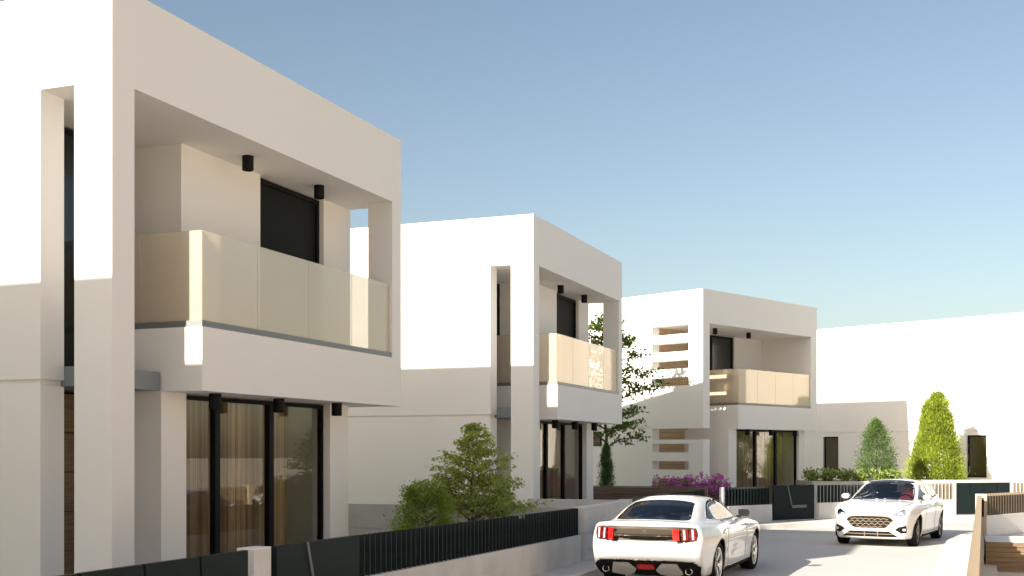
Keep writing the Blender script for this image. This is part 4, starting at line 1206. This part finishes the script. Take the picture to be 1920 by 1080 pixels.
for sg in (-1, 1):
    C2.strip('panel_gap', 'car_trim', 'top', 1, [(2.52, sg * 0.72), (2.9, sg * 0.72), (3.2, sg * 0.63), (3.36, sg * 0.40), (3.41, 0.0)], 0.008, 0.001)
    for dr_, (xa, xb) in (('front', (0.86, 1.95)), ('rear', (0.02, 0.82))):
        po = [(xa + (0.30 if dr_ == 'rear' else 0), 0.25), (xb, 0.25), (xb + 0.03, 0.6), (xb, 0.985), (xa, 0.985), (xa, 0.7)]
        C2.snap('side', sg, po, lambda P: P[:, 2] < 0.99)
        m = C2.pick('side', sg, po, lambda C: C[:, 2] < 0.99) & C2.keep
        C2.keep &= ~m
        d_ = C2.body('door', 'car_paint', m)
        C2.patch('door_handle', 'car_paint', 'side', sg, [(xa + 0.08, 0.86), (xa + 0.27, 0.86), (xa + 0.27, 0.885), (xa + 0.08, 0.885)], 0.022, 0.0, d_, 4, 2)
        C2.strip('panel_gap', 'car_trim', 'side', sg, [(xb, 0.97), (xb + 0.03, 0.6), (xb, 0.28)], 0.008, 0.001)
GRP = [(-0.50, 0.60), (-0.44, 0.655), (-0.30, 0.685), (0.30, 0.685), (0.44, 0.655), (0.50, 0.60), (0.47, 0.56), (0.36, 0.45), (0.28, 0.43), (-0.28, 0.43), (-0.36, 0.45), (-0.47, 0.56)]
C2.hole('end', 1, GRP, lambda P: P[:, 0] > 3.2)
for sg in (-1, 1):
    C2.hole('end', 1, [(sg * 0.44, 0.700), (sg * 0.60, 0.665), (sg * 0.705, 0.672), (sg * 0.735, 0.735), (sg * 0.725, 0.80), (sg * 0.69, 0.828), (sg * 0.58, 0.775)], lambda P: P[:, 0] > 2.9)
    C2.hole('end', 1, [(sg * 0.53, 0.40), (sg * 0.66, 0.465), (sg * 0.745, 0.48), (sg * 0.755, 0.32), (sg * 0.66, 0.315)], lambda P: P[:, 0] > 2.9)
C2.body()
C2.strip('windshield_seal', 'car_black', 'top', 1, [(2.25, -0.68), (2.355, -0.5), (2.40, 0), (2.355, 0.5), (2.25, 0.68)], 0.075, 0.006, n=6)
C2.strip('windshield_seal', 'car_black', 'top', 1, [(1.44, -0.46), (1.425, -0.3), (1.42, 0), (1.425, 0.3), (1.44, 0.46)], 0.05, 0.006, n=6)
for sg in (-1, 1): C2.strip('windshield_seal', 'car_black', 'top', 1, [(1.44, sg * 0.46), (1.54, sg * 0.545), (1.85, sg * 0.625), (2.22, sg * 0.68)], 0.02, 0.003, n=6)
# face: grille with honeycomb, head lights, lower intake, corner vents
gr_out = [(-0.50, 0.60), (-0.44, 0.655), (-0.30, 0.685), (0.30, 0.685), (0.44, 0.655), (0.50, 0.60), (0.47, 0.56), (0.36, 0.45), (0.28, 0.43), (-0.28, 0.43), (-0.36, 0.45), (-0.47, 0.56)]
gr = C2.patch('grille', 'car_trim', 'end', 1, gr_out, 0.003, 0.01, None, 30, 10)
rim_pts = gr_out + gr_out[:1]
C2.strip('grille_frame', 'grille_bar', 'end', 1, rim_pts, 0.014, 0.012, gr, n=4)
# honeycomb cells
hexb = MB()
def mesh_bar(p, q, wid=0.011):
    L_ = np.array([p, q], float); t = L_[1] - L_[0]; t /= np.linalg.norm(t); nn = np.array((-t[1], t[0])) * wid / 2
    qs = np.array([L_[0] + nn, L_[1] + nn, L_[1] - nn, L_[0] - nn])
    S_ = C2.surf('end', 1, qs[:, 0], qs[:, 1]); i0 = len(hexb.v)
    hexb.v += (S_ + np.array((0.014, 0, 0))).tolist() + (S_ + np.array((0.002, 0, 0))).tolist()
    hexb.f += [tuple(i0 + k for k in (0, 1, 2, 3)), tuple(i0 + k for k in (0, 4, 5, 1)), tuple(i0 + k for k in (1, 5, 6, 2)), tuple(i0 + k for k in (2, 6, 7, 3)), tuple(i0 + k for k in (3, 7, 4, 0))]
cw, ch = 0.125, 0.066
for r_ in range(5):
    for c_ in range(-6, 7):
        cx_ = c_ * cw + (cw / 2 if r_ % 2 else 0); cz_ = 0.437 + r_ * ch * 0.86
        pts = [(cx_ - cw / 2, cz_), (cx_ - cw * 0.26, cz_ + ch * 0.43), (cx_ + cw * 0.26, cz_ + ch * 0.43), (cx_ + cw / 2, cz_)]
        for a_, b_ in zip(pts[:-1], pts[1:]):
            if in_poly(np.array([a_[0], b_[0]]), np.array([a_[1], b_[1]]), gr_out).all(): mesh_bar(a_, b_)
hexb.build('honeycomb', 'grille_bar', gr)
for sg in (-1, 1):
    hl_out = [(sg * 0.44, 0.700), (sg * 0.60, 0.665), (sg * 0.705, 0.672), (sg * 0.735, 0.735), (sg * 0.725, 0.80), (sg * 0.69, 0.828), (sg * 0.58, 0.775)]
    hl = C2.patch('headlight', 'lamp_housing', 'end', 1, hl_out, 0.002, 0.012, None, 12, 8)
    C2.strip('daylight_strip', 'lens_white', 'end', 1, [(sg * 0.46, 0.698), (sg * 0.60, 0.680), (sg * 0.69, 0.688), (sg * 0.71, 0.73)], 0.022, 0.010, hl, n=6)
    C2.patch('projector', 'lens_white', 'end', 1, [(sg * 0.58, 0.715), (sg * 0.67, 0.72), (sg * 0.68, 0.775), (sg * 0.60, 0.76)], 0.010, 0.0, hl, 4, 4)
    C2.patch('lens', 'clear_lens', 'end', 1, hl_out, 0.018, -0.013, hl, 12, 8)
    fv = C2.patch('corner_vent', 'car_trim', 'end', 1, [(sg * 0.53, 0.40), (sg * 0.66, 0.465), (sg * 0.745, 0.48), (sg * 0.755, 0.32), (sg * 0.66, 0.315)], 0.004, 0.008, None, 8, 6)
    C2.patch('fog_lamp', 'lens_white', 'end', 1, [(sg * 0.69, 0.375), (sg * 0.735, 0.375), (sg * 0.735, 0.42), (sg * 0.69, 0.42)], 0.016, 0.0, fv, 3, 3)
    C2.strip('vent_trim', 'chrome', 'end', 1, [(sg * 0.762, 0.32), (sg * 0.752, 0.48)], 0.014, 0.010, fv, n=4)
li = C2.patch('lower_intake', 'car_trim', 'end', 1, [(-0.60, 0.235), (0.60, 0.235), (0.42, 0.36), (-0.42, 0.36)], 0.003, 0.01, None, 24, 5)
C2.strip('intake_bar', 'grille_bar', 'end', 1, [(-0.50, 0.30), (0.50, 0.30)], 0.014, 0.01, li, n=12)
for yy in (-0.1, 0.18): C2.strip('intake_post', 'grille_bar', 'end', 1, [(yy, 0.24), (yy, 0.355)], 0.018, 0.012, li, n=3)
for sg in (-1, 1):
    C2.patch('sill', 'car_trim', 'side', sg, [(0.42, 0.18), (2.28, 0.18), (2.28, 0.235), (0.42, 0.235)], 0.008, 0.0, None, 20, 2)
    wing_mirror(C2.root, 1.92, sg * 0.79, 1.055, sg, 'car_paint')
    C2.patch('tail_light', 'tail_red', 'end', -1, [(sg * 0.45, 0.84), (sg * 0.72, 0.80), (sg * 0.74, 0.92), (sg * 0.50, 0.93)], 0.006, 0.008, None, 8, 4)
MB().box(-0.5, 2.3, -0.68, 0.68, 0.24, 0.32).build('cabin_floor', 'car_inner', C2.root)
rounded('dashboard', 'car_trim', C2.root, 2.02, 0, 0.88, 0.52, 1.34, 0.24, 0.08)
for sg in (-1, 1): seat(C2.root, 1.02, sg * 0.36, 0.36); seat(C2.root, 0.1, sg * 0.34, 0.36)
steering_wheel(C2.root, 1.62, 0.36, 0.93, R(-24))
rounded('rear_view_mirror', 'car_trim', C2.root, 1.56, 0, 1.27, 0.03, 0.24, 0.065, 0.015)
place_wheels(C2, make_wheel(HR, 0.225, 'double', 'rim_dark', 5), (0.0, 2.70), 0.765, HR, 0.06)

# ---- driver of the hatchback ----
def capsule(x, y, z, a, b_, ra, rb=None):
    rb = ra if rb is None else rb
    a = np.array(a, float); b_ = np.array(b_, float); d = b_ - a; L2 = (d * d).sum()
    t = np.clip(((x - a[0]) * d[0] + (y - a[1]) * d[1] + (z - a[2]) * d[2]) / L2, 0, 1)
    return np.sqrt((x - a[0] - t * d[0]) ** 2 + (y - a[1] - t * d[1]) ** 2 + (z - a[2] - t * d[2]) ** 2) - (ra + (rb - ra) * t)
def ell(x, y, z, c, r): 
    k = np.sqrt(((x - c[0]) / r[0]) ** 2 + ((y - c[1]) / r[1]) ** 2 + ((z - c[2]) / r[2]) ** 2)
    return (k - 1) * min(r)
def F_person(x, y, z):
    f = capsule(x, y, z, (0, 0, 0.05), (-0.09, 0, 0.48), 0.135, 0.145)          # trunk, leaning back
    f = smin(f, capsule(x, y, z, (-0.09, -0.13, 0.47), (-0.09, 0.13, 0.47), 0.075), 0.06)
    f = smin(f, capsule(x, y, z, (-0.08, 0, 0.52), (-0.055, 0, 0.63), 0.055, 0.05), 0.03)
    f = smin(f, ell(x, y, z, (-0.03, 0, 0.735), (0.098, 0.076, 0.118)), 0.02)
    f = smin(f, capsule(x, y, z, (0.062, 0, 0.735), (0.078, 0, 0.712), 0.011, 0.014), 0.015)   # nose
    f = smin(f, ell(x, y, z, (0.05, 0, 0.665), (0.03, 0.03, 0.025)), 0.02)                     # chin
    for s_ in (-1, 1):
        f = smin(f, ell(x, y, z, (-0.03, s_ * 0.078, 0.73), (0.02, 0.010, 0.03)), 0.008)        # ears
        f = smin(f, capsule(x, y, z, (-0.09, s_ * 0.17, 0.46), (0.06, s_ * 0.24, 0.24), 0.055, 0.042), 0.03)
        f = smin(f, capsule(x, y, z, (0.06, s_ * 0.24, 0.24), (0.33, s_ * 0.17, 0.33), 0.042, 0.027), 0.02)
        f = smin(f, capsule(x, y, z, (0.35, s_ * 0.168, 0.335), (0.40, s_ * 0.165, 0.35), 0.034, 0.03), 0.02)
        for k in range(4):
            o_ = -0.028 + 0.019 * k
            f = smin(f, capsule(x, y, z, (0.41, s_ * 0.165 - s_ * 0.02, 0.352 + o_), (0.455, s_ * 0.15, 0.36 + o_), 0.0105, 0.010), 0.006)
            f = smin(f, capsule(x, y, z, (0.455, s_ * 0.15, 0.36 + o_), (0.445, s_ * 0.115, 0.355 + o_), 0.010, 0.009), 0.006)
        f = smin(f, capsule(x, y, z, (0.37, s_ * 0.145, 0.36), (0.415, s_ * 0.115, 0.395), 0.012, 0.010), 0.008)
        f = smin(f, capsule(x, y, z, (0.0, s_ * 0.09, 0.02), (0.42, s_ * 0.13, 0.10), 0.088, 0.062), 0.04)
        f = smin(f, capsule(x, y, z, (0.42, s_ * 0.13, 0.10), (0.62, s_ * 0.12, -0.24), 0.06, 0.042), 0.03)
        f = smin(f, capsule(x, y, z, (0.62, s_ * 0.12, -0.27), (0.76, s_ * 0.12, -0.25), 0.042, 0.035), 0.02)
    return f
def F_shirt(x, y, z):
    f = capsule(x, y, z, (0, 0, 0.05), (-0.09, 0, 0.48), 0.15, 0.158)
    f = smin(f, capsule(x, y, z, (-0.09, -0.13, 0.47), (-0.09, 0.13, 0.47), 0.088), 0.06)
    for s_ in (-1, 1):
        f = smin(f, capsule(x, y, z, (-0.09, s_ * 0.17, 0.46), (0.06, s_ * 0.24, 0.24), 0.07, 0.058), 0.03)
        f = smin(f, capsule(x, y, z, (0.06, s_ * 0.24, 0.24), (0.20, s_ * 0.205, 0.287), 0.056, 0.046), 0.02)
    return f
pw = C2.root.matrix_world if False else Matrix.Translation(C2.root.location) @ Matrix.Rotation(C2.root.rotation_euler.z, 4, 'Z')
pl_ = pw @ Vector((1.16, 0.36, 0.555))
PE = empty('person', pl_, C2.root.rotation_euler.z)
P_, Q_ = surface_nets(F_person, (-0.3, -0.34, -0.36), (0.85, 0.34, 0.9), 0.014)
link('body', mesh_np('body', P_, Q_), 'skin', PE)
P_, Q_ = surface_nets(F_shirt, (-0.32, -0.36, -0.16), (0.35, 0.36, 0.66), 0.02)
link('shirt', mesh_np('shirt', P_, Q_), 'shirt_pink', PE)
def F_hair(x, y, z):
    f = ell(x, y, z, (-0.045, 0, 0.755), (0.105, 0.088, 0.115))
    f = smin(f, ell(x, y, z, (-0.10, 0, 0.66), (0.05, 0.08, 0.10)), 0.03)
    return smax(f, (x - 0.03) + (0.76 - z) * 0.9, 0.02)
P_, Q_ = surface_nets(F_hair, (-0.25, -0.15, 0.5), (0.15, 0.15, 0.92), 0.012)
link('hair', mesh_np('hair', P_, Q_), 'hair_red', PE)
tag(PE, 'person in a pink top sitting at the wheel of the white hatchback', 'person')
# ------------------------------------------------------------------ plants
def leaf_mesh(name, C, Dn, size, mat, parent, aspect=0.55, tint=None, fold=0.18):
    """rhombic folded leaves: C centres, Dn pointing directions, size per leaf"""
    n = len(C); C = np.asarray(C); Dn = np.asarray(Dn); size = np.broadcast_to(size, (n,))
    Dn = Dn / np.linalg.norm(Dn, axis=1, keepdims=True)
    rv = rng.normal(size=(n, 3)); rv[:, 2] += 1.2
    sd = np.cross(Dn, rv); sd /= np.maximum(np.linalg.norm(sd, axis=1, keepdims=True), 1e-6)
    up = np.cross(sd, Dn)
    L = size[:, None]
    a = C - Dn * L * 0.5; b_ = C + sd * L * aspect * 0.5 + up * L * fold * 0.5; c = C + Dn * L * 0.5; d = C - sd * L * aspect * 0.5 + up * L * fold * 0.5
    V = np.stack([a, b_, c, d], 1).reshape(-1, 3)
    Fc = np.arange(4 * n).reshape(n, 4)
    tri = np.concatenate([Fc[:, [0, 1, 2]], Fc[:, [0, 2, 3]]])
    me = bpy.data.meshes.new(name)
    me.from_pydata(V.tolist(), [], tri.tolist()); me.update()
    t = rng.random(n) if tint is None else np.clip(tint, 0, 1)
    at = me.attributes.new('tint', 'FLOAT', 'POINT')
    at.data.foreach_set('value', np.repeat(t, 4).astype(np.float32))
    return link(name, me, mat, parent)

def rand_dirs(n, zbias=0.0):
    v = rng.normal(size=(n, 3)); v[:, 2] += zbias
    return v / np.linalg.norm(v, axis=1, keepdims=True)

def branchy_tree(name, loc, height, z_crown, radius_fn, n_limbs, leaf, mat, label, n_sub=4, leaves_per=34, clump=(0.17, 0.08), trunk_r=0.03, cat='tree', group=None, rise=0.25, sub_len=0.38, lean=(0, 0), zp=0.9, taper=0.0, bright=0.35):
    H = empty(name, loc)
    tr = MB(); top = height * 0.94
    tp = [(lean[0] * (k / 7) + rng.normal() * 0.015 * k, lean[1] * (k / 7) + rng.normal() * 0.015 * k, top * k / 7) for k in range(8)]
    tr.tube(tp, [trunk_r * (1 - 0.82 * k / 7) for k in range(8)], 8)
    def trunk_at(z):
        q = z / top * 7; i = min(6, int(q)); f = q - i
        return np.array(tp[i]) * (1 - f) + np.array(tp[i + 1]) * f
    C = []; Dd = []; T_ = []
    for i in range(n_limbs):
        f = (i + 0.5) / n_limbs
        z = z_crown + (top - z_crown) * f ** zp
        az = i * 2.39996 + rng.normal() * 0.3
        rad = radius_fn(f) * rng.uniform(0.72, 1.12)
        p0 = trunk_at(z - min(0.12 * rad, z * 0.3))
        tip = np.array([p0[0] + math.cos(az) * rad, p0[1] + math.sin(az) * rad, z + rad * rise * rng.uniform(0.2, 1.5)])
        mid = (p0 + tip) / 2 + np.array([0, 0, rad * 0.08]) + rng.normal(size=3) * 0.03 * rad
        r0 = trunk_r * (0.45 - 0.25 * f)
        tr.tube([p0, mid, tip], [r0, r0 * 0.65, r0 * 0.25], 5)
        nodes = [(tip, tip - mid)]
        for k in range(n_sub):
            q = 0.16 + 0.80 * (k + rng.random()) / n_sub
            base = (1 - q) ** 2 * p0 + 2 * q * (1 - q) * mid + q * q * tip
            sa = az + rng.choice((-1, 1)) * rng.uniform(0.4, 1.2); ln = rad * sub_len * rng.uniform(0.6, 1.2)
            en = base + np.array([math.cos(sa) * ln, math.sin(sa) * ln, ln * rng.uniform(-0.05, 0.5)])
            tr.tube([base, (base + en) / 2 + rng.normal(size=3) * 0.01, en], [r0 * 0.4, r0 * 0.3, r0 * 0.15], 4)
            nodes.append((en, en - base))
            nodes.append(((base + en) / 2, en - base))
        for p, dv in nodes:
            sc_ = 1 - taper * f
            m_ = max(5, int(leaves_per * rng.uniform(0.6, 1.3) * sc_ ** 1.6))
            o_ = rng.normal(size=(m_, 3)) * np.array([clump[0], clump[0], clump[1]]) * 0.6 * sc_
            C.append(p + o_)
            dd = np.array(dv) / np.linalg.norm(dv) * 0.7 + rng.normal(size=(m_, 3)) * 0.7 + np.array([0, 0, -0.2]) + o_ * 2
            Dd.append(dd)
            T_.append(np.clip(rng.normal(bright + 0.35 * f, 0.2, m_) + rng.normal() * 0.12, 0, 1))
    tr.build('trunk', 'bark', H, smooth=True)
    C = np.vstack(C); Dd = np.vstack(Dd)
    leaf_mesh('crown', C, Dd, leaf * rng.uniform(0.7, 1.3, len(C)), mat, H, 0.62, np.concatenate(T_))
    tag(H, label, cat, group)
    return H

def dense_plant(name, loc, z0, z1, radius_fn, n, leaf, mat, label, cat, aspect=0.4, lump=0.18, out=0.9, upw=0.5, group=None, stem_r=0.03, aspect_z=1.0, seed=1, shell=0.5, nlf=55, jag=0.0):
    """sheared-looking plant: leaf sprays in lumps over an inner body of twigs"""
    H = empty(name, loc)
    r_ = np.random.default_rng(seed)
    lumps = []
    nl = max(14, int(n / nlf))
    for k in range(nl):
        f = r_.random() ** 0.85; az = r_.random() * 2 * math.pi
        rr = radius_fn(f) * math.sqrt(shell + (1 - shell) * r_.random()) * (1 + jag * r_.normal())
        lumps.append((math.cos(az) * rr, math.sin(az) * rr, z0 + (z1 - z0) * f, radius_fn(f)))
    C = []; Dd = []; T_ = []
    per = n // nl
    for lx, ly, lz, lr in lumps:
        s_ = lump * (0.35 + 0.65 * lr / max(radius_fn(0.3), 1e-3))
        o_ = r_.normal(size=(per, 3)) * np.array([s_, s_, s_ * 1.15]) * 0.55
        C.append(np.array([lx, ly, lz]) + o_)
        d0 = np.array([lx, ly, 0.0]); d0 = d0 / max(np.linalg.norm(d0), 1e-3)
        Dd.append(d0 * out + np.array([0, 0, upw]) + r_.normal(size=(per, 3)) * 0.45)
        T_.append(np.clip(r_.normal(0.5 + 0.27 * r_.normal(), 0.16, per), 0, 1))
    st_ = MB()
    st_.tube([(0, 0, 0), (0.01, 0, z0 + (z1 - z0) * 0.5), (0, 0.01, z1 * 0.93)], [stem_r, stem_r * 0.6, stem_r * 0.15], 7)
    for k in range(0, nl, 2):
        lx, ly, lz, lr = lumps[k]
        b0 = max(0.05, lz - 0.5 * math.hypot(lx, ly) - 0.05)
        st_.tube([(0, 0, b0), (lx * 0.6, ly * 0.6, (b0 + lz) / 2), (lx, ly, lz)], [stem_r * 0.35, stem_r * 0.25, stem_r * 0.1], 4)
    st_.build('stem', 'bark', H, smooth=True)
    C = np.vstack(C); C[:, 2] = np.maximum(C[:, 2], 0.03)
    leaf_mesh('foliage', C, np.vstack(Dd), leaf * r_.uniform(0.7, 1.3, len(C)), mat, H, aspect, np.concatenate(T_))
    tag(H, label, cat, group)
    return H

def at(u, Y, z=0.0): return ((u - 960) / 2150.0 * Y, Y, z)

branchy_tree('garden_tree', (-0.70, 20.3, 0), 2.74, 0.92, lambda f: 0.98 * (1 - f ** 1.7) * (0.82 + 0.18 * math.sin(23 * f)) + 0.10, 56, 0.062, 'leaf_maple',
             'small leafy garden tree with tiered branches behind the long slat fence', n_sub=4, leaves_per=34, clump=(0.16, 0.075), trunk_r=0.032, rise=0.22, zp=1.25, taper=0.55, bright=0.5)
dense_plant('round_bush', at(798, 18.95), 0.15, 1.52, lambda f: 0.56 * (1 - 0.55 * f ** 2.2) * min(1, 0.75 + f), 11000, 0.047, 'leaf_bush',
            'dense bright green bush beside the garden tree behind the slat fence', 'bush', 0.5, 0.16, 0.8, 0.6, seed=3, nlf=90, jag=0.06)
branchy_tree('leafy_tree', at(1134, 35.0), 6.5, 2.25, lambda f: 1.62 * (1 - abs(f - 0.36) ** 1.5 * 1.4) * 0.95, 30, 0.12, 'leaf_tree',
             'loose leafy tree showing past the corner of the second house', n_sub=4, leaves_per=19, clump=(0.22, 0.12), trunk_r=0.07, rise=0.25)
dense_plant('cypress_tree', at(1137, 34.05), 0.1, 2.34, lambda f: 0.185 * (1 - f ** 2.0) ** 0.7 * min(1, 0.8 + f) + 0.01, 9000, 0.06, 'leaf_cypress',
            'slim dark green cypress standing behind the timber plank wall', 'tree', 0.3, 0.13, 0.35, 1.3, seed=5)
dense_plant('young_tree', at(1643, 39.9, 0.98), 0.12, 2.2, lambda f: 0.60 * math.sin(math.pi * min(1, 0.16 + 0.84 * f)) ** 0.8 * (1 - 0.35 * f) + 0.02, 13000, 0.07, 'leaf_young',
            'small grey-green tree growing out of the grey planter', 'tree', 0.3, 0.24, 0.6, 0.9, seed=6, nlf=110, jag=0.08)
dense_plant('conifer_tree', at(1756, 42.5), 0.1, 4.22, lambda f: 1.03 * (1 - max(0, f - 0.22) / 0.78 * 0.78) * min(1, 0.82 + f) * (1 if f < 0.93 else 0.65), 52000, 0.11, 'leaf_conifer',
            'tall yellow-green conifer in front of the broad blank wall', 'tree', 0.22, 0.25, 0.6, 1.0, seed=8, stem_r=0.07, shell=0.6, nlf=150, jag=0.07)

def leafy_shrub(loc, r, h, n, label, seed, mat='leaf_shrub', leaf=0.13, group='low shrubs in the grey planter', name='planter_shrub', flowers=0, cat='shrub'):
    H = empty(name, loc); r_ = np.random.default_rng(seed)
    ms = MB(); C = []; Dd = []; tips = []
    ns = 26 if flowers else 12
    for k in range(ns):
        az = k * 2.4 + r_.normal() * 0.3; q = r * (0.25 + 0.75 * r_.random())
        tip = np.array([math.cos(az) * q, math.sin(az) * q, h * (0.65 + 0.35 * r_.random()) * (1 - 0.3 * q / r)])
        ms.tube([(0, 0, -0.02), (tip[0] * 0.45, tip[1] * 0.45, tip[2] * 0.6), tuple(tip)], [0.012, 0.008, 0.004], 5)
        tips.append(tip)
        for j in range(n // ns):
            f = 0.35 + 0.65 * r_.random()
            p = tip * f + r_.normal(size=3) * 0.06 * r / 0.3
            C.append(p); d = tip / np.linalg.norm(tip) * 0.6 + r_.normal(size=3) * 0.7; Dd.append(d)
    ms.build('stem', 'bark', H, smooth=True)
    C = np.array(C); C[:, 2] = np.maximum(C[:, 2], 0.02)
    leaf_mesh('foliage', C, np.array(Dd), leaf * r_.uniform(0.7, 1.3, len(C)), mat, H, 0.5, r_.random(len(C)))
    if flowers:
        P = []; D2 = []
        for k in range(flowers):
            tip = tips[r_.integers(ns)] * r_.uniform(0.75, 1.12) + r_.normal(size=3) * 0.05
            for j in range(7):
                P.append(tip + r_.normal(size=3) * 0.035); D2.append(r_.normal(size=3) + np.array([0, 0, 0.4]))
        P = np.array(P)
        leaf_mesh('blossom', P, np.array(D2), 0.075 * r_.uniform(0.7, 1.2, len(P)), 'petal', H, 0.8, r_.random(len(P)))
    tag(H, label, cat, group)
    return H
labs = ['low green shrub at the end of the grey planter nearest the slotted house', 'low broad-leaved shrub in the grey planter below the dark side window', 'pale-leaved shrub in the grey planter between the window and the small tree',
        'light green shrub at the left foot of the small planter tree', 'shrub at the right foot of the small planter tree', 'pale shrub at the far right of the planter shrub row']
for k, u in enumerate((1522, 1552, 1584, 1612, 1650, 1676)):
    leafy_shrub(at(u, 39.35 + 0.12 * (k % 2), 1.02), 0.34, 0.56, 330, labs[k], 20 + k)
labs = ['purple-flowering shrub with the most green leaves behind the timber wall', 'purple-flowering shrub in the middle of the row behind the timber wall', 'purple-flowering shrub under the slotted house corner column', 'purple-flowering shrub right beside the slim white fence post']
for k, (u, Y) in enumerate(((1248, 33.0), (1282, 32.9), (1316, 32.8), (1346, 32.6))):
    leafy_shrub(at(u, Y), 0.42, 1.56 - 0.06 * (k % 2), 2200 if k else 2600, labs[k], 40 + k, 'leaf_bush', 0.075, 'flowering shrubs behind the timber wall', 'flowering_shrub', 170 if k else 110)
